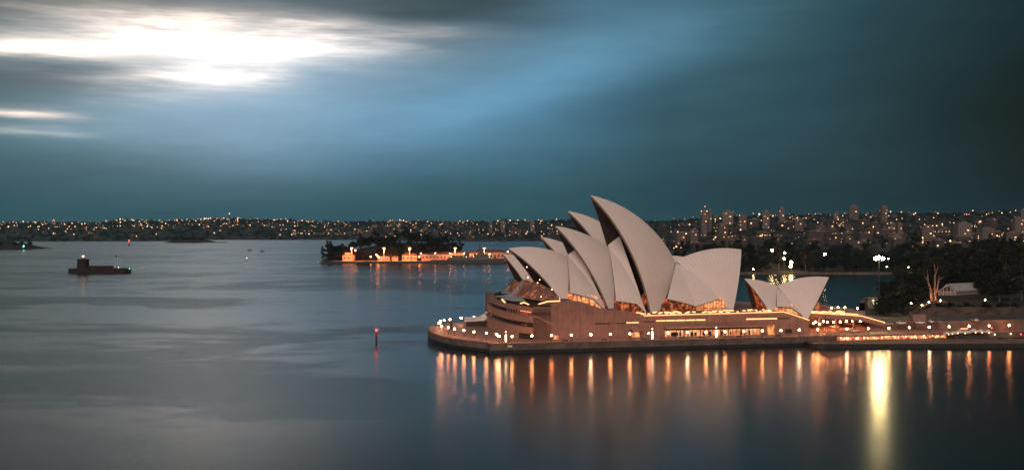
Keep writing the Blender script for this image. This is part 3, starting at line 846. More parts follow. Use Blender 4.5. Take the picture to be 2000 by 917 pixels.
for k, (px, py, t_, zb, lab) in enumerate(((1588.5, 631, 30, 3.9, 'globe lamp close to the end of the podium wall under the ramp, left of three'), (1593, 628, 22, 3.9, 'globe lamp under the covered ramp, middle of three by the podium wall'), (1600.5, 632, 28, 3.9, 'globe lamp under the covered ramp, right of three by the podium wall'),
        (1624, 601, -10, 7.5, 'globe lamp on the upper terrace right of the small roofs, left of two'), (1637, 599.5, -14, 7.5, 'globe lamp on the upper terrace right of the small roofs, right of two'), (1650, 600, -20, 7.5, 'globe lamp on the upper terrace behind the steps, third from the small roofs'),
        (1675, 602, -24, 5.5, 'globe lamp standing alone behind the steps, left of the floodlight mast'))):
    p = on_t(px, py, t_); p.z = p.z - 2.9; dup(LAMP, p, 0, lab, 'globe lamps around the forecourt')
# tall glowing light columns
LP = None
for px, t_, lab in ((988, 49.8, 'tall glowing light column at the corner of the quay below the north terraces'), (1274, 49.8, 'tall glowing light column before the blank wall left of the shop windows'),
                    (1399, 49.8, 'tall glowing light column before the lit shop windows')):
    p = on_t(px, 650, t_); p.z = 3.9
    if LP is None:
        LP = empty('light_column', p, lab, 'light column', 'glowing light columns on the quay')
        mb = MB(); mb.box(tuple(p + Vector((0, 0, .3))), (.5, .5, .6)); mb.build('column_base', M['steel'], LP)
        mb = MB(); mb.lathe(p + Vector((0, 0, .6)), [(.26, 0), (.26, 3.1)], 10); mb.build('light_tube', M['pillar'], LP)
        mb = MB(); mb.lathe(p + Vector((0, 0, 3.7)), [(.32, 0), (.32, .15), (.08, .3), (.06, 1.0)], 10); mb.build('column_cap', M['steel'], LP)
        mb = MB(); mb.ball(p + Vector((0, 0, 4.8)), .2, 8); mb.build('beacon_lamp', M['pillar'], LP)
    else: dup(LP, p, 0, lab)
# benches on the quay edge
BN = None
for k, px in enumerate((990, 1104, 1180, 1257, 1294, 1332, 1369, 1444, 1519)):
    p = on_t(px, 660, 50.3); p.z = 3.9
    lab = '%s dark bench from the left, set on the quay edge before the opera house' % ORD[k]
    if BN is None:
        BN = empty('bench', p, lab, 'bench', 'dark benches along the quay edge'); BN.rotation_euler = (0, 0, 0)
        c, s_ = math.cos(TH), math.sin(TH)
        mb = MB(); mb.box((p.x, p.y, p.z + .62), (2.4, .6, .16), TH); mb.box((p.x, p.y + .2, p.z + .95), (2.4, .1, .3), TH); mb.build('seat', M['steel'], BN)
        for d in (-.8, .8):
            mb = MB(); mb.box((p.x + d * c, p.y + d * s_, p.z + .28), (.18, .5, .56), TH); mb.build('leg', M['steel'], BN)
    else: dup(BN, p, 0, lab)
# slim poles
for px, y0, t_, z0, lab, w in ((1418, 614, 49.5, 3.9, 'slim dark pole before the shop windows, taller than the globe lamps', .12), (1612, 614, 52.5, 1.9, 'tall dark pole on the low quay at the left end of the bar', .16), (1233, 622, 49.6, 3.9, 'dark pole with banner before the small lit entrance', .14)):
    p = on_t(px, 650, t_); top = on_t(px, y0, t_); p.z = z0
    t = empty('signal_pole', p, lab, 'pole')
    mb = MB(); mb.tube(p, (p.x, p.y, top.z), w, w * .6); mb.build('pole', M['steel'], t)
    mb = MB()
    if px == 1233: mb.ext([p + Vector((-.1, 0, 5.0)), p + Vector((-1.0, 0, 3.4)), p + Vector((1.2, 0, 3.4))], (0, .12, 0)); mb.build('banner', M['steel'], t)
    elif px == 1612: mb.tube((p.x - .8, p.y, top.z - 1.2), (p.x + 1.2, p.y, top.z + .2), .1); mb.build('cross_arm', M['steel'], t)
    else: mb.box((p.x, p.y, top.z), (.7, .3, .2)); mb.build('lamp_head', M['steel'], t)
# depth board on the seawall
p = on_t(996, 675.5, 51.15)
mb = MB(); mb.box(tuple(p), (1.9, .1, .8), TH); tag(mb.build('depth_board', M['white'], origin=p), 'small pale board fixed to the seawall near its corner', 'sign')
# marquee on the north promenade
def marquee():
    base = on_z(938, 634, 3.9)
    t = empty('event_marquee', base, 'white event marquee with two pointed peaks on the northern promenade', 'marquee')
    roof = MB(); legs = []
    def peak(px, y, w, d, h, hp):
        c = on_z(px, y, 3.9); X, Y = c.x, c.y
        r = [(X - w / 2, Y - d / 2), (X + w / 2, Y - d / 2), (X + w / 2, Y + d / 2), (X - w / 2, Y + d / 2)]
        k = len(roof.v)
        mid = [((r[i][0] + X * 2) / 3, (r[i][1] + Y * 2) / 3) for i in range(4)]
        zz = h + (hp - h) * .45
        roof.add([(a, b, 3.9 + h) for a, b in r] + [(a, b, 3.9 + zz) for a, b in mid] + [(X, Y, 3.9 + hp)],
                 [(i, (i + 1) % 4, 4 + (i + 1) % 4, 4 + i) for i in range(4)] + [(4 + i, 4 + (i + 1) % 4, 8) for i in range(4)])
        roof.add([(a, b, 3.9 + h) for a, b in r] + [(a, b, 3.9 + h - .5) for a, b in r], [(i, (i + 1) % 4, 4 + (i + 1) % 4, 4 + i) for i in range(4)])
        legs.extend(r)
    peak(946, 637, 6.5, 7, 3.6, 6.4); peak(960, 637, 6.5, 7, 3.6, 6.4); peak(950, 631, 7, 7, 3.6, 6.2)
    roof.build('marquee_roof', M['white'], t)
    mb = MB(); c = on_z(924, 637, 3.9); w, d = 8.5, 5.5
    mb.add([(c.x - w / 2, c.y - d / 2, 6.9), (c.x + w / 2, c.y - d / 2, 7.2), (c.x + w / 2, c.y + d / 2, 8.6), (c.x - w / 2, c.y + d / 2, 8.2), (c.x - w / 2, c.y - d / 2, 6.6), (c.x + w / 2, c.y - d / 2, 6.9), (c.x + w / 2, c.y + d / 2, 8.3), (c.x - w / 2, c.y + d / 2, 7.9)],
           [(0, 1, 2, 3), (7, 6, 5, 4), (0, 4, 5, 1), (1, 5, 6, 2), (2, 6, 7, 3), (3, 7, 4, 0)])
    mb.build('awning', M['white'], t)
    legs += [(c.x - w / 2, c.y - d / 2), (c.x + w / 2, c.y - d / 2), (c.x - w / 2, c.y + d / 2)]
    for a, b in legs[:16]:
        mb = MB(); mb.tube((a, b, 3.9), (a, b, 7.0), .08, n=5); mb.build('leg', M['steel'], t)
    mb = MB(); mb.box((c.x + 2, c.y + 1, 4.9), (11, 3.4, 2)); mb.build('bar_counter', M['bronze'], t)
    mb = MB(); mb.box((c.x + 8, c.y - 2.4, 6.3), (.4, .4, .3)); mb.build('tent_lamp', M['pillar'], t)
marquee()
# dark kiosk sign on promenade
p = on_z(878, 648, 3.9); p2 = on_z(878, 634, 3.9)
t = empty('information_stand', (p.x, p.y + 14, 3.9), 'dark upright information stand among the lamps of the northern promenade', 'sign stand')
q = Vector(t.location)
mb = MB(); mb.box((q.x, q.y, q.z + 1.9), (1.2, .5, 3.0)); mb.build('panel', M['steel'], t)
mb = MB(); mb.box((q.x, q.y, q.z + .2), (1.5, .9, .4)); mb.build('plinth', M['steel'], t)

# cars
def make_car(p, rz, label, paint, group='cars parked by the forecourt'):
    t = empty('parked_car', (0, 0, 0), label, 'car', group)
    secs = [(-2.1, .45, .75, .78), (-1.95, .35, .95, .84), (-.9, .32, 1.0, .88), (.9, .32, .98, .88), (1.9, .35, .85, .82), (2.15, .45, .62, .72)]
    mb = MB(); mb.smooth = False; rows = []
    for x, z0, z1, w in secs: rows.append([(x, -w, z0), (x, -w, z1 - .12), (x, -w + .12, z1), (x, w - .12, z1), (x, w, z1 - .12), (x, w, z0), (x, -w, z0)])
    mb.grid(rows)
    mb.add(rows[0][:6], [(5, 4, 3, 2, 1, 0)]); mb.add(rows[-1][:6], [(0, 1, 2, 3, 4, 5)])
    mb.build('body', paint, t)
    mb = MB(); b0 = [(-1.75, -.76, .96), (.85, -.76, .98), (.85, .76, .98), (-1.75, .76, .96)]; b1 = [(-1.15, -.60, 1.42), (.15, -.60, 1.45), (.15, .60, 1.45), (-1.15, .60, 1.42)]
    mb.add(b0 + b1, [(0, 1, 5, 4), (1, 2, 6, 5), (2, 3, 7, 6), (3, 0, 4, 7)]); mb.build('windows', M['black'], t)
    mb = MB(); mb.box((-.5, 0, 1.455), (1.42, 1.26, .05)); mb.build('roof', paint, t)
    for x in (-1.35, 1.35):
        for y in (-.8, .8):
            mb = MB(); mb.tube((x, y - .1, .32), (x, y + .1, .32), .32, n=12); w = mb.build('wheel', M['black'], t)
            mb = MB(); mb.tube((x, y - .11, .32), (x, y + .11, .32), .18, n=8); mb.build('rim', M['steel'], w)
    for y in (-.55, .55):
        mb = MB(); mb.box((2.1, y, .62), (.12, .3, .14)); mb.build('headlight', M['white'], t)
    t.location = p; t.rotation_euler = (0, 0, rz)
    return t
white_paint = mat('white_car_paint', (.72, .70, .67), .3, var=0)
silver_paint = mat('silver_car_paint', (.32, .31, .30), .3, metal=.4, var=0)
red_paint = mat('red_car_paint', (.30, .05, .04), .3, var=0)
p = on_z(1629, 640, 3.9); CAR = make_car((p.x, p.y, 3.92), R(160), 'white car on the covered ramp between the pillars', white_paint)
p = on_z(1669, 647.5, 3.9); dup(CAR, (p.x, p.y, 3.92), R(5), 'white car on the roadway right of the tall dark pole')

# forecourt upper level and retaining wall
def forecourt():
    pl = [on_z(1700, 640, 4.0), on_z(1768, 641, 4.0), on_z(1850, 643.5, 4.0), on_z(1960, 645, 4.0), on_z(2150, 643, 4.0)]
    zs = [6.2, 6.4, 7.3, 8.2, 9.0]
    mb = MB(); th = .8
    for (a, za), (b, zb) in zip(zip(pl, zs), zip(pl[1:], zs[1:])):
        mb.ext([Vector((a.x, a.y, 3.9)), Vector((b.x, b.y, 3.9)), Vector((b.x, b.y, zb + .9)), Vector((a.x, a.y, za + .9))], (0, .6, 0))
    tag(mb.build('retaining_wall', mat('weathered_retaining_wall', (.15, .10, .08), .85, var=.35, scale=.3), origin=(pl[2].x, pl[2].y, 3.9)), 'long pinkish retaining wall rising behind the quay lamps at the right', 'wall')
    mb = MB(); n = len(pl)
    mb.add([(a.x, a.y + .7, z) for a, z in zip(pl, zs)] + [(a.x + 12, a.y + 34, z + .2) for a, z in zip(pl, zs)], [(i, i + 1, n + i + 1, n + i) for i in range(n - 1)])
    struct(mb.build('upper_road', M['road']))
forecourt()
def car_at(px, py, z, rz, lab, paint=None):
    p = on_z(px, py, z); c = dup(CAR, (p.x, p.y, z), rz, lab)
    if paint:
        for ch in c.children:
            if ch.name.split('.')[0] in ('body', 'roof'):
                ch.data = ch.data.copy(); ch.data.materials[0] = paint
    return c
car_at(1735, 634, 6.35, R(-25), 'pale car at the left end of the upper road behind the steps', silver_paint)
car_at(1760, 632.5, 6.5, R(-20), 'white car behind the low end of the retaining wall')
car_at(1779, 630.5, 7.0, R(-15), 'red car parked behind the low retaining wall', red_paint)
car_at(1797, 631.5, 7.1, R(8), 'white car, long side on, right of the red car on the upper road')
car_at(1817, 629.5, 7.4, R(85), 'white car seen end on, left one of two beside the dark cliff')
car_at(1831, 629.5, 7.6, R(100), 'silver car seen end on, right one of two beside the dark cliff', silver_paint)
car_at(1899, 626.5, 8.2, R(80), 'pale car parked alone before the garden cliff, left of a pair', silver_paint)
car_at(1905.5, 626.5, 8.3, R(80), 'white car parked before the garden cliff, right of a pair')
# site cabin
p = on_z(1803, 630, 7.2); t = empty('site_cabin', (p.x, p.y + 6, 7.3), 'plain beige cabin behind the parked cars below the cliff', 'cabin')
q = Vector(t.location); mb = MB(); mb.box((q.x, q.y, q.z + 1.6), (6.2, 2.6, 3.0)); mb.build('body', M['rim'], t)
mb = MB(); mb.box((q.x, q.y, q.z + 3.2), (6.6, 3.0, .2)); mb.build('roof', M['terrace'], t)

# waterside bar under the broadwalk
def bar():
    a = on_z(1633, 660, 3); s0 = loc(on_t(1632, 660, 50)).x; s1 = loc(on_t(1845, 655, 50)).x
    t = empty('waterside_bar', L((s0 + s1) / 2, 50.5, 1.9), 'long brightly lit bar glowing orange and red beneath the quay at the water', 'bar')
    mb = MB(); mb.grid([[L(s0, 51.2, 1.95), L(s1, 51.2, 1.95)], [L(s0, 51.2, 3.7), L(s1, 51.2, 3.7)]]); mb.build('lit_front', M['barfront'], t)
    mb = MB(); mb.ext([L(s0 + 1.5, 51.1, 3.95), L(s0 + 3, 53.2, 3.6), L(s0 + 3, 53.2, 3.75), L(s0 + 1.5, 51.1, 4.1)], U * (s1 - s0 - 6)); mb.build('awning', M['awning'], t)
    n = 26
    for i in range(n):
        mb = MB(); s_ = s0 + (s1 - s0) * (i + .5) / n; mb.tube(L(s_, 53, 1.9), L(s_, 53, 3.65), .08, n=5); mb.build('post', M['steel'], t)
    random.seed(21)
    for i in range(60):
        mb = MB(); s_ = s0 + (s1 - s0) * random.random(); mb.ball(tuple(L(s_, random.uniform(51.8, 54.5), random.uniform(2.6, 3.4))), random.uniform(.10, .2), 6)
        mb.build('bar_lamp', M['barbulb'] if i % 4 else M['redbulb'], t)
    return s1
M['barfront'] = pane_mat('bar_front_glow', (.35, .02, .012), (1, .42, .14), 1.35, .5, (.40, .60))
M['awning'] = mat('maroon_awning', (.16, .06, .05), .8, var=.2)
M['barbulb'] = glow('bar_bulb', (1, .55, .25), 14); M['redbulb'] = glow('red_bulb', (1, .06, .05), 10)
bar()
UM = None
for k, (px, w) in enumerate(((1850, 1), (1862, 1), (1874, 1.2), (1888, 1.1), (1902, 1.3), (1916, 1.2), (1930, 1.1))):
    p = on_t(px, 664, 54.0); p.z = 1.9
    lab = '%s pale umbrella from the left at the right end of the lit bar' % ORD[k]
    if UM is None:
        UM = empty('parasol', p, lab, 'parasol', 'pale umbrellas over the bar terrace')
        mb = MB(); mb.tube(p, p + Vector((0, 0, 3.0)), .07, n=6); mb.build('pole', M['steel'], UM)
        mb = MB(); mb.lathe(p + Vector((0, 0, 2.2)), [(1.9, 0), (1.85, .12), (.9, .6), (.05, 1.1)], 8); mb.build('canopy', M['white'], UM)
        mb = MB(); mb.ball(p + Vector((.5, -.3, 1.9)), .15, 6); mb.build('hanging_lamp', M['barbulb'], UM)
    else: dup(UM, p, random.random() * 3, lab, scale=w)
# upper terrace bar strip, right
a = loc(on_t(1876, 647, 40)); b = loc(on_t(1932, 645, 40))
t = empty('terrace_bar', L((a.x + b.x) / 2, 40, 3.9), 'low terrace bar edged with bright orange light behind the quay lamps at the far right', 'bar')
mb = MB(); mb.ext([L(a.x, 40, 3.92), L(b.x, 40, 3.92), L(b.x, 40, 4.7), L(a.x, 40, 4.7)], WS * -1.5); mb.build('counter', M['terrace'], t)
mb = MB(); mb.tube(L(a.x, 40.1, 4.75), L(b.x, 40.1, 4.75), .14, n=5); mb.build('counter_light', M['led'], t)
for i in range(9):
    mb = MB(); mb.ball(tuple(L(a.x + (b.x - a.x) * (i + .5) / 9, 38.0 - (i % 3), 6.0 + .3 * (i % 2))), .16, 6); mb.build('hanging_lamp', M['barbulb'], t)
# small lights further right
for k, (px, py, m) in enumerate(((1937, 640, 'redbulb'), (1951, 639.5, 'barbulb'), (1996, 638.5, 'redbulb'), (1943, 652.5, 'barbulb'), (1974, 651, 'barbulb'), (1994, 652, 'redbulb'))):
    p = on_t(px, py, 44 if py < 645 else 52.5); zb = 3.9 if py < 645 else 1.9
    t = empty('lantern', (p.x, p.y, zb), ('red' if m == 'redbulb' else 'warm white') + ' lantern, %s from left at the right end of the quay' % ORD[k], 'lantern', 'lanterns at the right end of the quay')
    mb = MB(); mb.tube((p.x, p.y, zb), (p.x, p.y, p.z - .2), .07, n=5); mb.build('post', M['steel'], t)
    mb = MB(); mb.ball(tuple(p), .26, 8); mb.build('lamp', M[m], t)

# high mast with its very bright flood lamp
p = on_z(1717, 606, 6.0); zt = at(1717, 507, p.y).z
t = empty('flood_mast', p, 'tall mast carrying a blinding yellow-white floodlight beside the gardens', 'light mast')
mb = MB(); mb.lathe(p, [(.6, -2), (.5, .5), (.38, 10), (.26, zt - p.z - .5)], 10); mb.build('mast', M['steel'], t)
mb = MB(); mb.box((p.x, p.y, zt - .4), (5.0, .6, .3)); mb.build('cross_arm', M['steel'], t)
for dx in (-2.0, 0, 2.0):
    mb = MB(); mb.smooth = True; mb.ball((p.x + dx, p.y - .1, zt + .75 + (.5 if dx == 0 else 0)), .95, 14, .9); mb.build('flood_lamp', M['flood'], t)

# ------------------------------------------------------------------ terrain
def lerp_tab(tab, x):
    if x <= tab[0][0]: return tab[0][1]
    for (a, u), (b, v) in zip(tab, tab[1:]):
        if x <= b: return u + (v - u) * (x - a) / (b - a)
    return tab[-1][1]
def sm(a, b, x): t = max(0, min(1, (x - a) / (b - a))); return t * t * (3 - 2 * t)
M['hill'] = mat('wooded_hill_ground', (.018, .021, .014), .95, var=.4, scale=.01)
M['garden'] = mat('garden_ground', (.011, .011, .007), .95, var=.5, scale=.08)
SHORE = [(-500, 3556), (300, 3556), (400, 3937), (690, 3937), (760, 3640), (1060, 3600), (1100, 3500), (1250, 2900), (1320, 2100), (1500, 1900), (2500, 1850)]
YTOP = [(-500, 5600), (700, 5300), (1100, 4900), (1300, 3700), (1500, 3300), (2500, 3100)]
SKYL = [(-500, 436), (0, 436), (100, 435), (200, 436), (235, 431), (330, 433), (430, 429), (560, 430), (620, 434), (800, 434), (1000, 434), (1100, 433), (1260, 433), (1320, 432), (1400, 425), (1470, 423), (1560, 423), (1640, 420), (1750, 419), (1850, 419), (1950, 416), (2100, 415), (2500, 415)]
def hill(px, v):
    ys, yt = lerp_tab(SHORE, px), lerp_tab(YTOP, px)
    Y = ys + (yt - ys) * v; X = xat(px, Y)
    zt = EYE + (HOR - lerp_tab(SKYL, px)) * yt / FPX
    lin = v if v <= 1 else 2 - v
    h = zt * (.55 * sm(0, 1, lin) + .45 * lin ** .7 if lin > 0 else 0)
    h += (mnoise.noise(Vector((X * .0022, Y * .0022, 3))) * 9 + mnoise.noise(Vector((X * .007, Y * .007, 7))) * 4) * sm(0, .35, lin) * (1 - .6 * sm(.75, 1, lin))
    return Vector((X, Y, max(h, 1.2 if v > .012 else -.5)))
mb = MB(); mb.smooth = True
mb.grid([[hill(px, v) for px in range(-500, 2520, 12)] for v in [-.01, 0, .012] + [.04 * i for i in range(1, 38)]])
struct(mb.build('hills', M['hill']))

def garden(px, v):
    yn = lerp_tab([(1690, 560), (1760, 548), (1800, 542), (2300, 545)], px)
    yf = lerp_tab([(1690, 655), (1705, 700), (1730, 770), (1770, 830), (2300, 900)], px)
    Y = yn + (yf - yn) * v; X = xat(px, Y)
    cl = sm(1765, 1830, px)
    h = 4.1 + cl * (3.2 + 3.6 * sm(.0, .10, v) + 10 * sm(.25, 1, v) * sm(1780, 1950, px)) + 1.5 * v
    h += mnoise.noise(Vector((X * .02, Y * .02, 1))) * 1.1 * sm(0, .1, v) * cl
    if v >= .999: h = -.5
    return Vector((X, Y, h))
mb = MB(); mb.smooth = True
mb.grid([[garden(px, v) for px in range(1690, 2310, 10)] for v in [0, .02, .04, .06, .08, .1, .13, .16, .2, .25, .3, .35, .4, .5, .6, .7, .8, .9, .985, 1]])
struct(mb.build('garden_ground', M['garden']))
# filler of dark road behind the forecourt
# sandstone cliff
mb = MB(); rows = []
for j in range(6):
    rows.append([garden(px, 0) + Vector((0, .0 - 2.2 + j * .5 + mnoise.noise(Vector((px * .05, j, 2))) * 1.4, -.5 + j * .95 + mnoise.noise(Vector((px * .07, j, 9))) * .5)) for px in range(1775, 2300, 6)])
mb.grid(rows); struct(mb.build('sandstone_cliff', M['rock']))
mb = MB(); P = [on_z(1700, 637, 4.0), on_z(1768, 637, 4.0)]
mb.poly([Vector((196, 515, 3.905)), Vector((330, 512, 3.905)), Vector((330, 565, 3.905)), Vector((235, 600, 3.905)), Vector((190, 600, 3.905))]); struct(mb.build('forecourt_paving', M['deck']))
# curved seawall of the cove with a low pavilion
mb = MB(); c = [(216, 662), (226, 690), (240, 715), (262, 745), (290, 775)]
mb.grid([[(x, y, z) for x, y in c] for z in (-.5, 5.0)] ); mb.grid([[(x, y, 5.0) for x, y in c], [(x + 14, y - 6, 5.2) for x, y in c]]); struct(mb.build('cove_seawall', M['seawall']))

POINT = [(1180, 1900), (1240, 1300), (1300, 1175), (1450, 1160), (1750, 1160), (2000, 1170), (2400, 1200)]
def point(px, v):
    ys = lerp_tab(POINT, px); Y = ys + 330 * v; X = xat(px, Y)
    h = 1.8 + 17 * sm(.02, .6, v) * sm(1200, 1420, px) * (1 if v < .85 else 1 - sm(.85, 1, v) * .9) + mnoise.noise(Vector((X * .01, Y * .01, 5))) * 2 * sm(.05, .3, v)
    return Vector((X, Y, -.5 if v <= 0 or v >= 1 else h))
mb = MB(); mb.smooth = False
mb.grid([[point(px, v) for px in range(1180, 2400, 15)] for v in [0, .006, .03, .08, .15, .25, .35, .5, .65, .8, .9, .99, 1]])
struct(mb.build('wooded_point', M['grass']))
mb = MB(); pts = [point(px, 0) + Vector((0, -1.2, 0)) for px in range(1300, 2400, 20)]
mb.grid([[p + Vector((0, 0, z + .5)) for p in pts] for z in (-.6, 2.0)]); mb.grid([[p + Vector((0, 0, 2.5)) for p in pts], [p + Vector((0, 2.6, 2.5)) for p in pts]]); struct(mb.build('point_seawall', M['seawall']))

ISL_T = [(632, 0), (650, 6), (690, 14), (740, 22), (800, 25), (860, 22), (885, 13), (900, 5), (930, 3), (1080, 3)]
def isl(px, Y):
    hp = lerp_tab(ISL_T, px)
    return 2.2 + hp * sm(1535, 1600, Y) * (1 - sm(1690, 1760, Y))
mb = MB(); rows = []
for Y in (1503, 1503.5, 1510, 1530, 1545, 1560, 1580, 1600, 1630, 1660, 1700, 1730, 1760, 1762):
    rows.append([Vector((xat(px, 1600) + max(0, (Y - 1700)) * (.4 if px < 700 else 0) + max(0, 1540 - Y) * (.25 if px < 660 else 0), Y, -.5 if Y in (1503, 1762) else isl(px, Y) if px > 632 else -.5)) for px in range(632, 1092, 10)])
mb.grid(rows); struct(mb.build('naval_island_ground', M['hill']))
mb = MB(); mb.box((xat(855, 1506), 1512, 1.0), ((1090 - 637) * 1506 / FPX, 22, 2.6)); struct(mb.build('naval_wharf', M['wet']))
for nm, px0, px1, Y, h in (('headland', -60, 46, 2345, 24), ('harbour_island', 318, 398, 3290, 15)):
    mb = MB(); mb.smooth = True; rows = []; n = 22
    for j in range(9):
        v = j / 8; row = []
        for i in range(n + 1):
            u = i / n; px = px0 + (px1 - px0) * u
            edge = (1 - u) ** .55 if nm == 'headland' else math.sin(math.pi * u) ** .6
            Yj = Y + v * 160; row.append(Vector((xat(px, Y) , Yj, -.5 + (h * edge * math.sin(math.pi * v) ** .5 * (.8 + .5 * mnoise.noise(Vector((px * .06, v * 3, 1)))) if 0 < v < 1 else 0))))
        rows.append(row)
    mb.grid(rows); struct(mb.build(nm, M['hill']))
mb = MB(); mb.box((xat(418, 3290), 3295, .8), (78, 14, 1.6)); mb.box((xat(400, 3290), 3300, 1.6), (30, 12, 3)); tag(mb.build('island_jetty', M['wet'], origin=(xat(418, 3290), 3295, 0)), 'low dark jetty reaching right from the small far island', 'jetty')

# ------------------------------------------------------------------ trees
def crown_mesh(name, blobs, n, size, seed, m, hang=0.0):
    random.seed(seed); mb = MB()
    tot = sum(b[3] * b[4] for b in blobs)
    for (cx, cy, cz, r, rz) in blobs:
        for _ in range(int(n * r * rz / tot)):
            d = Vector((random.gauss(0, 1), random.gauss(0, 1), random.gauss(0, 1))).normalized()
            k = random.uniform(.55, 1.06) if random.random() < .8 else random.random()
            c = Vector((cx + d.x * r * k, cy + d.y * r * k, cz + d.z * rz * k))
            q = Vector((random.gauss(0, 1), random.gauss(0, 1), random.gauss(0, 1))).normalized()
            a = q.orthogonal().normalized() * size * random.uniform(.5, 1.2); b = q.cross(a).normalized() * size * random.uniform(.4, .9)
            mb.add([c - a, c - b * .7, c + a, c + b], [(0, 1, 2, 3)])
    return mb
def make_tree(kind, label, group, seed):
    t = empty('tree', (0, 0, 0), label, 'tree', group); random.seed(seed)
    bl = []; tr = MB()
    if kind == 'round':
        H = 9; tr.lathe((0, 0, 0), [(.7, -1), (.5, .5), (.35, 4), (.2, 8)], 8)
        for i in range(12):
            a = i * 2.4; rr = random.uniform(1.0, 4.6); z = random.uniform(5, 12.5) - rr * .35; bl.append((math.cos(a) * rr, math.sin(a) * rr, z, random.uniform(1.8, 3.2), random.uniform(1.5, 2.4)))
            tr.tube((0, 0, 3.5), (math.cos(a) * rr * .7, math.sin(a) * rr * .7, z - .5), .16, .06, 5)
    elif kind == 'wide':
        tr.lathe((0, 0, 0), [(1.0, -1), (.7, .5), (.5, 3)], 8)
        for i in range(16):
            a = i * 2.4; rr = random.uniform(1.5, 7.5); z = random.uniform(5, 9.5) - rr * .2; bl.append((math.cos(a) * rr, math.sin(a) * rr, z, random.uniform(2.2, 3.6), random.uniform(1.4, 2.3)))
            tr.tube((0, 0, 2.5), (math.cos(a) * rr * .75, math.sin(a) * rr * .75, z - .5), .22, .08, 5)
    elif kind == 'tall':
        tr.lathe((0, 0, 0), [(.55, -1), (.4, .5), (.3, 7), (.15, 14)], 8)
        for i in range(12):
            a = i * 2.4; rr = random.uniform(.5, 3.0); z = random.uniform(7, 18); bl.append((math.cos(a) * rr, math.sin(a) * rr, z, random.uniform(1.3, 2.3), random.uniform(1.3, 2.4)))
            tr.tube((0, 0, z * .6), (math.cos(a) * rr * .8, math.sin(a) * rr * .8, z - .5), .13, .05, 5)
    elif kind == 'pine':
        tr.lathe((0, 0, 0), [(.5, -1), (.35, 2), (.1, 19)], 8)
        for i in range(14): bl.append((random.uniform(-.3, .3), random.uniform(-.3, .3), 3 + i * 1.2, 3.4 * (1 - i / 15), .5))
    tr.build('trunk', M['bark'], t)
    crown_mesh('crown', bl, 1500, .62, seed, None).build('crown', M['leaf2' if kind == 'tall' else 'leaf'], t)
    return t
TREES = {}
def tree(kind, p, label, group, scale=1.0):
    if kind not in TREES:
        TREES[kind] = make_tree(kind, label, group, 40 + len(TREES)); o = TREES[kind]; o.location = p; o.scale = (scale,) * 3; return o
    return dup(TREES[kind], p, random.uniform(0, 6.28), label, group, scale)
KN = {'round': 'round-crowned', 'wide': 'broad spreading', 'tall': 'tall slender', 'pine': 'narrow conical'}
st = random.Random(11)
# gardens at the right
G = 'trees of the dark gardens at the right'
front = [(1738, .03, 'wide', 1.0), (1752, .20, 'wide', 1.15), (1728, .12, 'round', .9), (1768, .16, 'round', 1.25), (1782, .30, 'wide', 1.2), (1742, .45, 'round', 1.2), (1760, .55, 'tall', 1.2), (1775, .75, 'wide', 1.5), (1795, .62, 'tall', 1.35),
         (1728, .60, 'round', 1.0), (1936, .18, 'wide', 1.0), (1952, .12, 'round', 1.1), (1975, .16, 'wide', 1.2), (1995, .12, 'tall', 1.2), (1925, .30, 'round', 1.2), (1965, .3, 'tall', 1.5)]
for px, v, k, s_ in front:
    st_ = random.Random(px); random.seed(px)
    pos = 'beside the floodlight mast' if px < 1745 else 'between the floodlight mast and the lit gum tree' if px < 1800 else 'right of the white marquee tent'
    tree(k, garden(px, v), 'dark %s garden tree %s' % (KN[k], pos), G, s_)
for i in range(56):
    px = 1790 + 300 * (i / 56) + st.uniform(-6, 6); v = st.uniform(.45, .97); k = st.choice(['round', 'wide', 'tall', 'wide', 'pine' if i % 5 == 0 else 'round'])
    s_ = st.uniform(.95, 1.55); random.seed(i); tree(k, garden(px, v), 'dark %s tree on the garden slope behind the marquee tent' % KN[k], G, s_)
# foreshore shrubs under the cliff
for i in range(13):
    px = 1800 + i * 15 + st.uniform(-5, 5); random.seed(i + 90); tree('round', garden(px, .05) + Vector((0, 0, -1.2)), 'low dark shrubby tree along the top of the garden cliff', 'low trees along the cliff top', st.uniform(.26, .42))
# point beyond the cove
G = 'trees of the wooded point beyond the cove'
for i in range(112):
    px = 1292 + (i / 112) * 770 + st.uniform(-8, 8); v = st.choice([.07, .1, .14, .18, .24, .3, .4, .5, .62]) + st.uniform(-.02, .02) if i % 3 else st.choice([.07, .1]) + st.uniform(-.05, .05); k = st.choice(['round', 'wide', 'wide', 'round', 'tall'])
    if 1522 < px < 1556 and v < .2: v = .24
    pos = 'right of the bright park lamps' if px > 1560 else 'left of the bright park lamps' if px < 1510 else 'above the bright park lamps'
    random.seed(i + 200); tree(k, point(px, v), 'dark %s tree on the far bank %s' % (KN[k], pos), G, st.uniform(1.15, 1.75))
G = 'trees on the naval island hill'
for i in range(84):
    px = 642 + (i / 84) * 258 + st.uniform(-5, 5); Y = st.choice([1542, 1556, 1575, 1600, 1640]) + st.uniform(-6, 10); k = st.choice(['round', 'wide', 'round', 'tall'])
    random.seed(i + 400); tree(k, (xat(px, 1600), Y, isl(px, Y) - .5), 'dark %s tree on the %s of the naval island hill' % (KN[k], 'left slope' if px < 720 else 'crest' if px < 830 else 'right slope'), G, st.uniform(.95, 1.35))
for i in range(14):
    px = 330 + i * 4.5; random.seed(i + 600); tree('round', (xat(px, 3290), 3330 + st.uniform(-20, 30), 4), 'dark tree on the small low island before the far shore', 'trees on the small far island', st.uniform(.8, 1.2))
for i in range(10):
    px = -24 + i * 6; random.seed(i + 700); tree('round', (xat(px, 2345), 2400 + st.uniform(-20, 30), 6), 'dark tree on the rocky headland at the left edge', 'trees on the rocky headland', st.uniform(.6, .95))

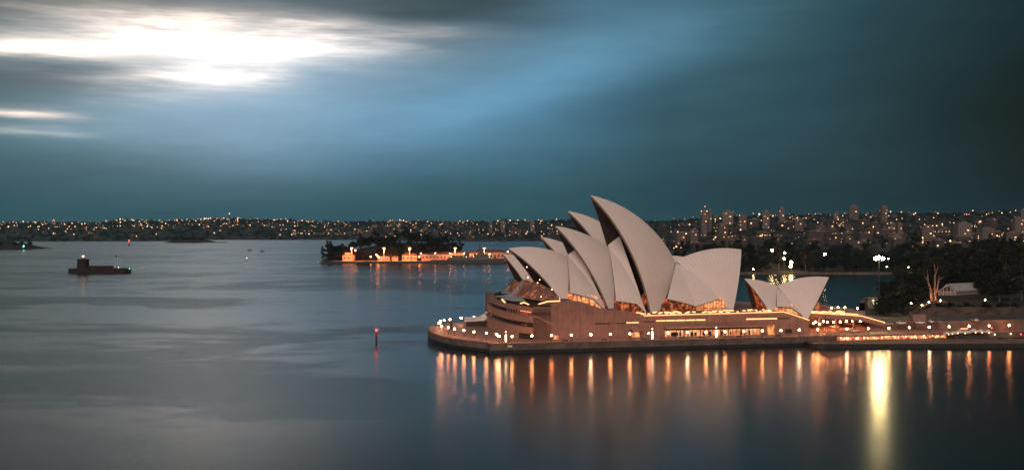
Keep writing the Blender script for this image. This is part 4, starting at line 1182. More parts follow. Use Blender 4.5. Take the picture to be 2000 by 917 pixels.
# floodlit gum tree before the marquee
M['spot'] = glow('orange_spot', (1, .30, .09), 700)
def gum():
    b = garden(1822, .18); b.x = xat(1823, b.y)
    t = empty('gum_tree', b, 'pale-barked gum tree lit orange from below, its two trunks forking into bare limbs', 'tree')
    mb = MB(); mb.smooth = True
    def P(px, py): return at(px, py, b.y)
    k = b.y
    g0 = EYE - 0
    segs = [((1819, 589), (1818, 566), .75, .6), ((1818, 566), (1813, 548), .6, .38), ((1813, 548), (1806, 540), .3, .15), ((1813, 548), (1811, 535), .34, .18), ((1826.5, 589), (1826, 560), .7, .55), ((1826, 560), (1827, 535), .55, .38),
            ((1827, 535), (1824, 515), .3, .16), ((1829, 572), (1832, 552), .5, .34), ((1832, 552), (1835, 545), .32, .2), ((1835, 545), (1843, 541), .22, .12), ((1832, 552), (1834, 538), .24, .12), ((1827, 535), (1832, 518), .25, .12), ((1811, 535), (1813, 526), .2, .1)]
    for i, (a, c, r0, r1) in enumerate(segs):
        A, C = P(*a), P(*c); A.y += .8 * math.sin(i * 2.1) * (a[1] < 560); C.y += .8 * math.sin(i * 1.7); mb.tube(A, C, r0, r1, 9)
    mb.build('trunk', M['palebark'], t)
    bl = []; random.seed(9)
    for px, py in ((1806, 534), (1812, 522), (1822, 512), (1832, 514), (1842, 530), (1846, 538), (1816, 506), (1828, 503), (1838, 520), (1800, 530)):
        q = P(px, py); bl.append((q.x, q.y + random.uniform(-2, 2), q.z, 2.1, 1.5))
    crown_mesh('crown', bl, 700, .42, 3, None).build('crown', M['leaf2'], t)
    for j, px in enumerate((1801, 1814.5, 1837)):
        q = garden(px, .165); q.z += .5; g = empty('ground_spotlight', q, ('left', 'middle', 'right')[j] + ' of three small orange spotlights under the lit gum tree', 'spotlight', 'spotlights under the gum tree')
        mb = MB(); mb.lathe((q.x, q.y, q.z - .6), [(.16, 0), (.1, .35)], 8); mb.build('base', M['steel'], g)
        mb = MB(); mb.ball(tuple(q), .26, 8); mb.build('lamp', M['spot'], g)
gum()
M['gardenlamp'] = glow('white_garden_lamp', (1, .78, .45), 40)
# white function marquee
M['canvas_dim'] = mat('beige_tent_wall', (.22, .17, .14), .8, var=.1)
M['tentglass'] = mat('tent_glass', (.04, .035, .03), .2, var=.1)
M['tentroof'] = mat('grey_white_tent_roof', (.30, .32, .33), .7, var=.1)
def tent():
    c = garden(1868, .28); Yb = c.y; z0 = c.z - .3
    t = empty('function_tent', (xat(1868, Yb), Yb, z0), 'large white function tent with a glazed gable on the dark garden slope', 'tent')
    x0, x1 = xat(1833, Yb), xat(1866, Yb); dp = 16; zw = at(0, 569, Yb).z; zr = at(0, 555, Yb).z; xc = (x0 + x1) / 2
    ux = Vector((22, 14, 0)).normalized() * 24
    g = [Vector((x0, Yb, z0)), Vector((x1, Yb, z0)), Vector((x1, Yb, zw)), Vector((xc + 1, Yb, zr)), Vector((x0, Yb, zw))]
    mb = MB(); mb.ext(g, ux); mb.build('tent_wall', M['canvas_dim'], t)
    mb = MB(); gr = [g[4] + Vector((-.6, -.5, .05)), g[3] + Vector((0, -.5, .15)), g[2] + Vector((.6, -.5, .05)), g[2] + Vector((.6, -.5, .35)), g[3] + Vector((0, -.5, .5)), g[4] + Vector((-.6, -.5, .35))]
    mb.ext(gr, ux * 1.04); mb.build('tent_roof', M['tentroof'], t)
    mb = MB(); mb.ext([g[4] + Vector((.5, -.06, .0)), g[2] + Vector((-.5, -.06, 0)), g[3] + Vector((0, -.06, -.7))], (0, .04, 0)); w = mb.build('gable_window', M['tentglass'], t)
    mb = MB()
    for q in (.0, .28, .5, .72, 1.0):
        x = x0 + (x1 - x0) * q; zt_ = zw + (zr - zw) * (1 - abs(q - .5) * 2); mb.tube((x, Yb - .15, z0), (x, Yb - .15, zt_), .12, n=4)
    mb.tube((x0, Yb - .15, zw), (x1, Yb - .15, zw), .14, n=4); mb.tube((x0, Yb - .15, zw), (xc, Yb - .15, zr), .16, n=4); mb.tube((x1, Yb - .15, zw), (xc, Yb - .15, zr), .16, n=4)
    mb.build('tent_frame', M['white'], w)
tent()
for k, (px, py, v) in enumerate(((1779.5, 592, .10), (1924, 585, .16), (1732, 520.5, .9), (1774, 521.5, .9), (1735, 505, .9))):
    g = garden(px, v); q = at(px, py, g.y)
    t = empty('garden_lamp', g, 'small white garden lamp ' + ('under the dark trees left of the lit gum tree', 'among dark trees right of the white tent', 'just below right of the floodlight', 'in the dark crowns left of the gum tree', 'in the crowns beside the floodlight')[k], 'garden lamp')
    mb = MB(); mb.tube(g, q, .09, n=5); mb.build('post', M['steel'], t)
    mb = MB(); mb.ball(tuple(q), .36, 8); mb.build('lamp', M['gardenlamp'], t)

# park lamps on the far bank
M['park'] = glow('yellow_park_lamp', (1, .60, .26), 90)
for k, (px, py, v, r, lab) in enumerate(((1508, 488, .25, 1.0, 'upper left orange-white lamp among the trees of the far bank'), (1517, 491, .22, .6, 'small white lamp just right of the upper left lamp on the far bank'), (1532.5, 493.5, .15, .8, 'orange lamp above the lit lawn on the far bank'),
        (1531.5, 505, .06, .8, 'middle lamp of the vertical cluster on the far bank'), (1545, 512, .05, 1.2, 'brightest lamp of the cluster over the lit lawn'), (1544, 520, .04, 1.1, 'lowest lamp of the cluster over the lit lawn'), (1611, 497, .10, 1.5, 'solitary very bright lamp on the dark far bank right of the cluster'),
        (1471, 525, .02, .5, 'small pinkish lamp by the seawall of the far bank'))):
    g = point(px, v); q = at(px, py, g.y)
    t = empty('park_lamp', g, lab, 'park lamp', 'lamps on the far bank of the cove')
    mb = MB(); mb.tube(g, q, .15, n=5); mb.build('lamp_post', M['steel'], t)
    mb = MB(); mb.ball(tuple(q + Vector((0, -.5, 0))), r * 1.35, 10); mb.build('lamp', M['park'], t)

# ------------------------------------------------------------------ far houses, blocks and lights
def facade_mat(name, c, win=(.03, .03, .035), lit=(1, .5, .2), frac=.06, wx=3.2, wz=3.1, es=3.0):
    """distant facade: rows of dark windows, a few of them lit"""
    m = bpy.data.materials.new(name); m.use_nodes = True
    t = m.node_tree; b = NB(t); p = t.nodes['Principled BSDF']
    tc_ = b.n('ShaderNodeTexCoord').outputs['Object']; s = b.n('ShaderNodeSeparateXYZ'); t.links.new(tc_, s.inputs[0])
    rnd = b.n('ShaderNodeObjectInfo').outputs['Random']
    h = b.m('ADD', s.outputs[0], s.outputs[1])
    ux = b.m('DIVIDE', h, wx); uz = b.m('DIVIDE', s.outputs[2], wz)
    fx = b.m('ABSOLUTE', b.m('SUBTRACT', b.m('FRACT', ux), .5)); fz = b.m('ABSOLUTE', b.m('SUBTRACT', b.m('FRACT', uz), .5))
    w = b.m('MULTIPLY', b.m('LESS_THAN', fx, .30), b.m('LESS_THAN', fz, .26))
    wn = b.n('ShaderNodeTexWhiteNoise', noise_dimensions='3D')
    t.links.new(b.xyz(b.m('FLOOR', ux), b.m('FLOOR', uz), b.m('MULTIPLY', rnd, 50.0)), wn.inputs['Vector'])
    on = b.m('MULTIPLY', w, b.m('LESS_THAN', wn.outputs['Value'], frac))
    oi = b.mix(rnd, tuple(x * .6 for x in c), tuple(min(1, x * 1.25) for x in c))
    t.links.new(b.mix(w, oi, win), p.inputs['Base Color'])
    t.links.new(b.mix(wn.outputs['Value'], lit, lit), p.inputs['Emission Color'])
    t.links.new(b.m('MULTIPLY', on, es), p.inputs['Emission Strength'])
    p.inputs['Roughness'].default_value = .8
    m.cycles.emission_sampling = 'NONE'
    return m
M['hw'] = facade_mat('house_wall', (.10, .075, .065), frac=.02, es=2.5)
M['bw'] = facade_mat('flats_wall', (.065, .046, .038), frac=.02, es=2.2)
M['tw'] = facade_mat('tower_wall', (.18, .145, .13), frac=.02, es=2.2)
M['roof'] = mat('terracotta_roof', (.08, .042, .03), .85, var=.3, scale=.05)
M['lampw'] = glow('far_white_lamp', (1, .66, .38), 5.0, False)
M['lampo'] = glow('far_orange_lamp', (1, .42, .15), 6.0, False)
M['lampr'] = glow('far_red_lamp', (1, .12, .07), 4.0, False)
M['lampg'] = glow('green_lamp', (.1, 1, .55), 20)
def make_block(kind, label, cat, group):
    t = empty({'house': 'house', 'flats': 'apartment_block', 'tower': 'tower_block'}[kind], (0, 0, 0), label, cat, group)
    if kind == 'house':
        mb = MB(); mb.box((0, 0, 2.5), (14, 10, 8)); mb.build('wall', M['hw'], t)
        mb = MB(); mb.add([(-7.6, -5.6, 6.52), (7.6, -5.6, 6.52), (7.6, 5.6, 6.52), (-7.6, 5.6, 6.52), (-3, 0, 9.8), (3, 0, 9.8)], [(3, 2, 1, 0), (0, 1, 5, 4), (1, 2, 5), (2, 3, 4, 5), (3, 0, 4)]); mb.build('roof', M['roof'], t)
        mb = MB(); mb.box((2.5, -5.12, 4.2), (2.4, .2, 1.6)); mb.build('window', M['lampw'], t)
    elif kind == 'flats':
        mb = MB(); mb.box((0, 0, 7), (24, 14, 20)); mb.build('wall', M['bw'], t)
        mb = MB(); mb.box((0, 0, 17.3), (24.8, 14.8, .6)); mb.box((3, 0, 18.7), (6, 5, 2.4)); mb.build('roof', M['rim'], t)
        mb = MB(); mb.box((-6, -7.12, 9), (2.6, .2, 1.6)); mb.build('window', M['lampo'], t)
    else:
        mb = MB(); mb.box((0, 0, 22), (18, 16, 54)); mb.build('wall', M['tw'], t)
        mb = MB(); mb.box((0, 0, 49.4), (18.6, 16.6, .8)); mb.box((1, 0, 51.6), (8, 7, 3.8)); mb.build('roof', M['rim'], t)
        mb = MB(); mb.box((4, -8.12, 30), (2.4, .2, 1.6)); mb.build('window', M['lampo'], t)
    return t
BL = {}; NOWIN = [False]
def block(kind, p, rz, label, group, scale=(1, 1, 1)):
    cat = {'house': 'house', 'flats': 'apartment block', 'tower': 'tower block'}[kind]
    if kind not in BL:
        BL[kind] = o = make_block(kind, label, cat, group); o.location = p; o.rotation_euler = (0, 0, rz); o.scale = scale; return o
    o = dup(BL[kind], p, rz, label, group, scale)
    if NOWIN[0]:
        for c in list(o.children):
            if c.name.startswith('window'): bpy.data.objects.remove(c)
    NOWIN[0] = False
    return o
rn = random.Random(77)
def shore_area(px):
    return 'at the left edge' if px < 200 else 'behind the island fort' if px < 420 else 'on the long left ridge' if px < 700 else 'beyond the naval island' if px < 1090 else 'right of the tall sails' if px < 1450 else 'above the wooded point' if px < 1750 else 'above the dark gardens'
for i in range(190):
    px = rn.uniform(10, 1090) if i < 120 else rn.uniform(1290, 2040); v = rn.uniform(.12, 1.0) if px < 560 else rn.uniform(.05, 1.0)
    p = hill(px, v); wide = rn.uniform(.8, 1.5); NOWIN[0] = rn.random() < .55
    wall = rn.choice(['wide', 'narrow', 'plain'])
    block('house', p, rn.choice([-.3, .1, .4]) + rn.uniform(-.2, .2), 'small hip-roofed house on the far hillside ' + shore_area(px), 'hillside houses across the harbour', (wide, 1, rn.uniform(.8, 1.3)))
for i in range(105):
    px = rn.uniform(640, 1090) if i < 30 else rn.uniform(1270, 2040); v = rn.uniform(.03, .58) if px > 1200 else rn.uniform(.02, .8)
    p = hill(px, v); NOWIN[0] = rn.random() < .72; block('flats', p, rn.choice([-.35, .05, .4]) + rn.uniform(-.15, .15), 'brownish block of flats on the hillside ' + shore_area(px), 'blocks of flats on the hillsides', (rn.uniform(.6, 1.4), rn.uniform(.7, 1.2), rn.uniform(.55, 1.35)))
TW = [(1375, 411, 460, 11, 'tallest left tower with a lit roof terrace, right of the tall sails'), (1386, 407, 455, 7, 'slim tower core with a lamp on top, joined beside the left tower'), (1421, 411, 440, 22, 'broad stepped block on the ridge right of the lit left tower'), (1496, 411, 445, 14, 'pale tower beside the bright white ridge lamp'),
      (1526, 404, 445, 11, 'brown tower with rounded cap, right of the pale ridge tower'), (1633, 414, 437, 10, 'pale slim tower with lit stairwell windows'), (1667, 401, 430, 19, 'pale double tower, broadest on the right skyline'), (1726, 402, 435, 13, 'striped white tower alone on the right skyline'),
      (1988, 424, 455, 20, 'pale stepped apartment tower at the right edge of the city'), (1998, 408, 455, 12, 'taller block behind the stepped tower at the right edge'), (1450, 420, 450, 16, 'brown block between the stepped block and the pale ridge tower'), (1560, 426, 452, 16, 'low brown tower right of the round-capped tower'),
      (1410, 440, 472, 20, 'brown tower low on the slope below the stepped block'), (1355, 446, 474, 16, 'brown tower just right of the great sail'), (1330, 452, 478, 18, 'grey-brown tower close beside the great sail'), (1880, 434, 470, 30, 'wide dark block with a row of yellow lit floors'), (1810, 440, 476, 24, 'block with a bright orange stairwell above the gardens'),
      (1743, 434, 462, 10, 'narrow grey tower, left of a pair above the gardens'), (1756, 434, 462, 10, 'narrow grey tower, right of a pair above the gardens'), (1925, 444, 474, 30, 'long block with a vertical line of yellow windows'), (1870, 446, 470, 9, 'windowless reddish slab tower above the gardens'), (1975, 452, 478, 26, 'pale long block low at the right edge'),
      (958, 431, 456, 7, 'grey tower, left of a pair on the far shore beyond the naval island'), (982, 431, 456, 8, 'grey tower, right of a pair on the far shore beyond the naval island'), (1040, 430, 456, 9, 'grey tower on the far shore left of the second sails')]
for px, yt, yb, w, lab in TW:
    vb = .30 if px > 1200 else .35
    # find the slope point whose ground projects near yb
    best = min((abs(HOR - (hill(px, v / 40).z - EYE) * FPX / hill(px, v / 40).y - yb), v / 40) for v in range(1, 40))[1]
    p = hill(px, best); Hh = at(px, yt, p.y).z - p.z; ww = w * p.y / FPX
    block('tower', p, rn.uniform(-.25, .25), lab, None, (ww / 20, max(.7, ww / 24), Hh / 52))
# far lamps: 300 nearest the eye as things, the rest one mass of lights
def lamp_obj(m, nm='far_street_lamp'):
    mb = MB(); mb.mi = 0; mb.ball((0, 0, 0), 1, 8); mb.mi = 1; mb.tube((0, 0, -8), (0, 0, -1), .15, n=4)
    return mb.build(nm, [m, M['steel']])
PR = {}
LC = {'w': ('white', 'lampw'), 'o': ('orange', 'lampo'), 'r': ('red', 'lampr')}
def far_lamp(px, py_or_v, c, r, label=None, pos=None):
    p = hill(px, py_or_v) if pos is None else pos
    p = Vector(p) + Vector((0, 0, 10 if pos is None else 0))
    nm, mk = LC[c]
    if c not in PR: PR[c] = lamp_obj(M[mk]); o = PR[c]
    else: o = PR[c].copy(); col.objects.link(o)
    o.location = p; o.scale = (r,) * 3
    tag(o, label or ('%s point of lamp light on the hillside %s' % (nm, shore_area(px))), 'street lamp', 'lamps scattered over the far hillsides')
sp = [(448, 417, 3.0, 'o', 5600), (105, 430, 2.2, 'o', 5400), (105, 435, 2.8, 'o', 5400), (575, 433, 1.8, 'o', 5000), (576, 441, 2.2, 'o', 4600), (576, 450, 1.9, 'o', 4300), (741, 434, 2.6, 'w', 5200), (1483, 418, 2.6, 'w', 3100), (1377, 403, 1.2, 'o', 2900), (1370, 412, 1.2, 'o', 2700), (1381, 412, 1.2, 'w', 2700),
      (1321, 481, 1.6, 'o', 2050), (1330, 483, 1.2, 'o', 2050), (1316, 484, 1.0, 'o', 2050), (1340, 456, 1.4, 'w', 2300), (1397, 463, 1.3, 'w', 2200), (1394, 467, 1.0, 'o', 2200), (1425, 460, .9, 'o', 2300), (1430, 460.5, .9, 'o', 2300), (1436, 460, .8, 'r', 2300), (1489, 458, 1.0, 'w', 2300), (1494, 459, 1.0, 'o', 2300),
      (1802, 464, 1.4, 'o', 2000), (1802, 469, 1.6, 'o', 2000), (1802, 473, 1.3, 'o', 2000), (1856, 470, 1.9, 'o', 2000), (1864, 487, 1.5, 'r', 1900), (1911, 461, .8, 'o', 2000), (1911, 465, .8, 'o', 2000), (1911, 469, .8, 'w', 2000), (1911, 473, .8, 'o', 2000), (1915, 479, 1.4, 'w', 1950), (1922, 480, 1.2, 'w', 1950), (1880, 444, 1.2, 'w', 2300),
      (1886, 446, 1.2, 'w', 2300), (1898, 441, .9, 'w', 2300), (1904, 442, .9, 'o', 2300), (1884, 418, 1.3, 'r', 2900), (1888, 418, 1.3, 'o', 2900), (1893, 418, 1.0, 'o', 2900), (1927, 418, 1.2, 'w', 2800), (1806, 438, 1.0, 'w', 2500), (1863, 435, 1.1, 'w', 2500), (1690, 472, 1.2, 'r', 2000), (1694, 473, 1.2, 'r', 2000), (1700, 472, 1.1, 'r', 2000), (1656, 452, .9, 'o', 2300), (1661, 455, .9, 'r', 2300), (1637, 428, 1.3, 'o', 2700), (1637, 432, 1.3, 'o', 2700)]
for px, py, r, c, Y in sp: far_lamp(px, 0, c, r * .8, None, at(px, py, Y))
for i in range(245):
    if i < 165:
        px = rn.uniform(0, 1090); v = rn.choice([1, 1, .97, .9, .8, .7, .6, .5, .35, .2]) * rn.uniform(.93, 1.0)
        if px < 560 and v < .35: v = .5
    else: px = rn.uniform(1275, 2010); v = rn.uniform(.1, 1.0)
    p = hill(px, v); c = rn.choice('wwwooor'[0:7] if px > 700 else 'wwwooow')
    far_lamp(px, v, c, p.y * (.00012 + .00030 * rn.random() ** 2.5))
mb = [MB(), MB()]
for i in range(560):
    px = rn.uniform(-100, 1100) if i < 420 else rn.uniform(1270, 2100); v = rn.uniform(.12, 1.0) if px > 560 else rn.uniform(.4, 1.02)
    p = hill(px, v); k = rn.choice([0, 1]); r = p.y * (.00007 + .00020 * rn.random() ** 2.5)
    mb[k].box((p.x, p.y, p.z + rn.uniform(5, 11)), (r * 2, r * 2, r * 2))
tag(mb[0].build('distant_white_lights', M['lampw']), 'sprinkle of tiny white house lights over the far hillsides', 'distant lights', None, 'stuff')
tag(mb[1].build('distant_orange_lights', M['lampo']), 'sprinkle of tiny orange lights over the far hillsides', 'distant lights', None, 'stuff')
# tree cover of the hills
mb = MB(); random.seed(8)
for i in range(5200):
    px = rn.uniform(-450, 2450); v = rn.random() ** .8 * 1.04; p = hill(px, v); s_ = rn.uniform(4, 9) * (1.2 if px < 1200 else .8)
    if v > .96 and rn.random() < .3: s_ *= 1.4
    for j in range(11):
        d = Vector((random.gauss(0, 1), random.gauss(0, 1), random.gauss(0, .6))).normalized() * s_ * random.uniform(.3, 1.0); d.z = abs(d.z)
        q = Vector((random.gauss(0, 1), random.gauss(0, 1), random.gauss(0, 1))).normalized(); a = q.orthogonal().normalized() * s_ * .5; b = q.cross(a).normalized() * s_ * .42
        c = p + d + Vector((0, 0, .5)); mb.add([c - a, c - b, c + a, c + b], [(0, 1, 2, 3)])
tag(mb.build('hillside_woods', M['leaf']), 'dark bushland and garden trees covering the far hillsides', 'woodland', None, 'stuff')
# ridge radio mast and self-glowing church tower left
def far_thing(name, px, py0, py1, Y, label, cat, w, m):
    a = at(px, py0, Y); b = at(px, py1, Y); mb = MB(); mb.lathe(a, [(w, -10), (w * .9, (b.z - a.z) * .6), (w * .4, (b.z - a.z) * .7), (w * .3, b.z - a.z)], 8); return tag(mb.build(name, m, origin=a), label, cat)
far_thing('radio_mast', 448, 430, 418, 5600, 'thin dark mast with a red lamp on the left skyline ridge', 'mast', 3, M['steel'])
far_thing('church_tower', 105, 436, 428, 5450, 'orange church tower with painted-in floodlight glow on the skyline at the far left', 'church tower', 8, glow('self_glowing_stone', (1, .38, .12), .8, False))  # tower surface emits light itself in place of floodlights

# ------------------------------------------------------------------ naval island
def island():
    Yw = 1522
    def bldg(px0, px1, py, Y, d, label, hip=0.0, m='hut', name='naval_building'):
        x0, x1 = xat(px0, Y), xat(px1, Y); z0 = 2.2; z1 = at(0, py, Y).z; xc = (x0 + x1) / 2
        t = empty(name, (xc, Y + d / 2, z0), label, 'building')
        mb = MB(); mb.box((xc, Y + d / 2, (z0 + z1 - hip) / 2), (x1 - x0, d, z1 - hip - z0)); mb.build('wall', M[m], t)
        mb = MB(); zr = z1 - hip + .02
        if hip:
            k = min(4, (x1 - x0) * .2); mb.add([(x0 - .6, Y - .6, zr), (x1 + .6, Y - .6, zr), (x1 + .6, Y + d + .6, zr), (x0 - .6, Y + d + .6, zr), (x0 + k, Y + d / 2, z1), (x1 - k, Y + d / 2, z1)], [(3, 2, 1, 0), (0, 1, 5, 4), (1, 2, 5), (2, 3, 4, 5), (3, 0, 4)])
        else: mb.box((xc, Y + d / 2, zr + .3), (x1 - x0 + .8, d + .8, .6))
        mb.build('roof', M['roof'], t)
        n = max(2, int((x1 - x0) / 5))
        for i in range(n):
            mb = MB(); x = x0 + (x1 - x0) * (i + .5) / n; mb.box((x, Y - .05, z0 + (z1 - hip - z0) * .55), ((x1 - x0) / n * .4, .2, (z1 - hip - z0) * .28)); mb.build('window', M['black'], t)
    bldg(669, 692, 498, Yw, 12, 'two-storey orange-lit block at the left end of the naval wharf')
    bldg(674, 684, 493, Yw + 4, 6, 'small upper block rising behind the left wharf building')
    bldg(738, 761, 500.5, Yw, 10, 'low orange-lit shed between the wharf lamps')
    bldg(765, 777, 499, Yw + 2, 8, 'small gabled hut on the naval wharf', 2)
    bldg(785, 814, 493.5, Yw, 14, 'hip-roofed two-storey house lit orange on the naval wharf', 3.5)
    bldg(823, 880, 492, Yw + 8, 20, 'long big shed glowing orange on the naval island', 3)
    bldg(880, 926, 491, Yw + 10, 18, 'long shed behind the grey warship, right of the big shed', 2)
    bldg(872, 893, 483, 1600, 14, 'brownish building on the slope above the sheds', 3)
    bldg(926, 985, 487, 1560, 16, 'long red-roofed building behind the bow of the warship', 4)
    bldg(984, 1000, 489, Yw + 6, 14, 'orange-lit building at the right end beside the first sail', 2)
    bldg(1003, 1060, 486, 1560, 16, 'long store partly hidden behind the first sail', 3)
M['hut'] = mat('rendered_wall', (.36, .27, .22), .8, var=.15)
island()
mb = MB(); x0, x1 = xat(648, 1515), xat(1000, 1515); mb.poly([(x0, 1501.5, 2.42), (x1, 1501.5, 2.42), (x1, 1536, 2.42), (x0, 1536, 2.42)]); struct(mb.build('wharf_apron', M['deck']))
M['sodium'] = glow('orange_sodium_lamp', (1, .27, .07), 18)
M['sodium_small'] = glow('orange_wharf_lamp', (1, .32, .10), 40)
DM = None
for k, (px, r) in enumerate(((687, 1), (750, 1), (800, 1), (889, 1), (946, 1))):
    b = Vector((xat(px, 1514), 1514, 2.3)); lab = '%s tall orange floodlight mast from the left on the naval wharf' % ORD[k]
    if DM is None:
        DM = empty('floodlight_mast', b, lab, 'light mast', 'floodlight masts along the naval wharf')
        zt = at(0, 483.5, 1514).z; mb = MB(); mb.lathe(b, [(.7, 0), (.45, 8), (.35, zt - 2.5)], 8); mb.build('mast', M['lampostpale'] if 'lampostpale' in M else M['white'], DM)
        mb = MB(); mb.box((b.x, b.y, zt), (4.4, .8, .4)); mb.build('cross_arm', M['steel'], DM)
        mb = MB(); mb.box((b.x, b.y - .2, zt - .45), (3.6, 1.2, .5)); mb.build('floodlight', M['sodium'], DM)
    else: dup(DM, b, 0, lab)
    ld = bpy.data.lights.new('floodlight_beam', 'SPOT'); ld.energy = 230000; ld.color = (1, .25, .06); ld.spot_size = R(130); ld.spot_blend = .6; ld.shadow_soft_size = .8
    lo = bpy.data.objects.new('floodlight_beam', ld); col.objects.link(lo); lo.location = (b.x, b.y - 1, 20.5); lo.rotation_euler = (R(42), 0, 0)
WL = None
for k, (px, py, Y) in enumerate(((694, 488.5, 1530), (724, 501, 1518), (735, 497, 1518), (738, 500, 1516), (740, 502, 1515), (822, 495, 1516), (819, 501, 1516), (850, 494.5, 1526), (879, 494.5, 1520), (907, 494.5, 1524), (930, 497, 1526), (938, 496, 1526), (956, 496, 1526), (992, 491, 1520))):
    b = Vector((xat(px, Y), Y, 2.3)); zt = at(0, py, Y).z; lab = '%s small wharf lamp from the left among the orange-lit naval buildings' % ORD[k]
    t = empty('wharf_lamp', b, lab, 'lamp', 'small lamps on the naval wharf')
    mb = MB(); mb.tube(b, (b.x, b.y, zt - .6), .14, n=5); mb.build('lamp_post', M['steel'], t)
    mb = MB(); mb.ball((b.x, b.y, zt), .8, 8); mb.build('lamp', M['sodium_small'], t)
# grey warship
def warship():
    Y = 1497; x0, x1 = xat(842, Y), xat(985, Y); Ls = x1 - x0
    t = empty('warship', ((x0 + x1) / 2, Y, 0), 'grey warship with lattice mast moored along the naval wharf', 'warship')
    hull = MB(); rows = []
    for i in range(15):
        u = i / 14; x = x0 + Ls * u; w = 6.2 * (1 - max(0, (u - .62) / .38) ** 2.2) * (.82 + .18 * min(1, u * 6)) + .05; h = 4.6 + 2.6 * max(0, (u - .5) * 2) ** 1.6
        if u > .97: x += 2
        rows.append([Vector((x, Y - w, h)), Vector((x - (3 if u > .9 else 0), Y - w * .78, -.8)), Vector((x - (3 if u > .9 else 0), Y + w * .78, -.8)), Vector((x, Y + w, h)), Vector((x, Y - w, h))])
    hull.grid(rows); hull.add(rows[0][:4], [(0, 1, 2, 3)]); hull.build('hull', M['grey'], t)
    def b(px0, px1, z0, z1, w, nm='superstructure'):
        mb = MB(); a, c = xat(px0, Y), xat(px1, Y); mb.box(((a + c) / 2, Y, (z0 + z1) / 2), (c - a, w, z1 - z0), 0, .93); mb.build(nm, M['grey'], t)
    b(872, 960, 4.7, 8.2, 9); b(925, 952, 8.2, 12.5, 8, 'bridge'); b(934, 946, 12.5, 15, 6, 'wheelhouse'); b(885, 905, 8.2, 11, 7, 'hangar'); b(907, 917, 8.2, 15, 4.5, 'funnel'); b(962, 970, 6.5, 8.6, 3.5, 'gun_turret')
    mb = MB(); m = (xat(937, Y), Y)
    for a, c in ((-1.6, -1.6), (1.6, -1.6), (0, 1.8)): mb.tube((m[0] + a, m[1] + c, 15), (m[0] + a * .2, m[1] + c * .2, 26), .22, n=5)
    for z in (18, 21, 24): mb.box((m[0], m[1], z), (5.5 - (z - 18) * .5, .3, .3))
    mb.tube((m[0], m[1], 25), (m[0], m[1], 30), .15, n=5); mb.build('mast', M['steel'], t)
    mb = MB(); m = (xat(900, Y), Y); mb.tube((m[0], Y, 11), (m[0], Y, 20), .25, .1); mb.box((m[0], Y, 17), (4, .25, .25)); mb.build('mast', M['steel'], t)
    mb = MB(); mb.tube((xat(969, Y), Y, 7.9), (xat(969, Y) + 5, Y, 8.6), .2); mb.build('gun_barrel', M['grey'], t)
    for px, z in ((911, 9), (925, 9.5), (956, 9), (882, 9)):
        mb = MB(); mb.ball((xat(px, Y), Y - 4.7, z), .5, 6); mb.build('deck_lamp', M['lampw'], t)
M['grey'] = mat('naval_grey_paint', (.085, .08, .08), .6, var=.15)
warship()
# small berth at the left tip
mb = MB(); mb.box((xat(631, 1515), 1515, 1.2), (16, 6, .7)); mb.tube((xat(624, 1515), 1514, -1), (xat(624, 1515), 1514, 1.2), .3); mb.tube((xat(632, 1515), 1514, -1), (xat(632, 1515), 1514, 1.2), .3)
tag(mb.build('landing_stage', M['white'], origin=(xat(631, 1515), 1515, 1)), 'low pale landing stage at the left tip of the naval island', 'jetty')

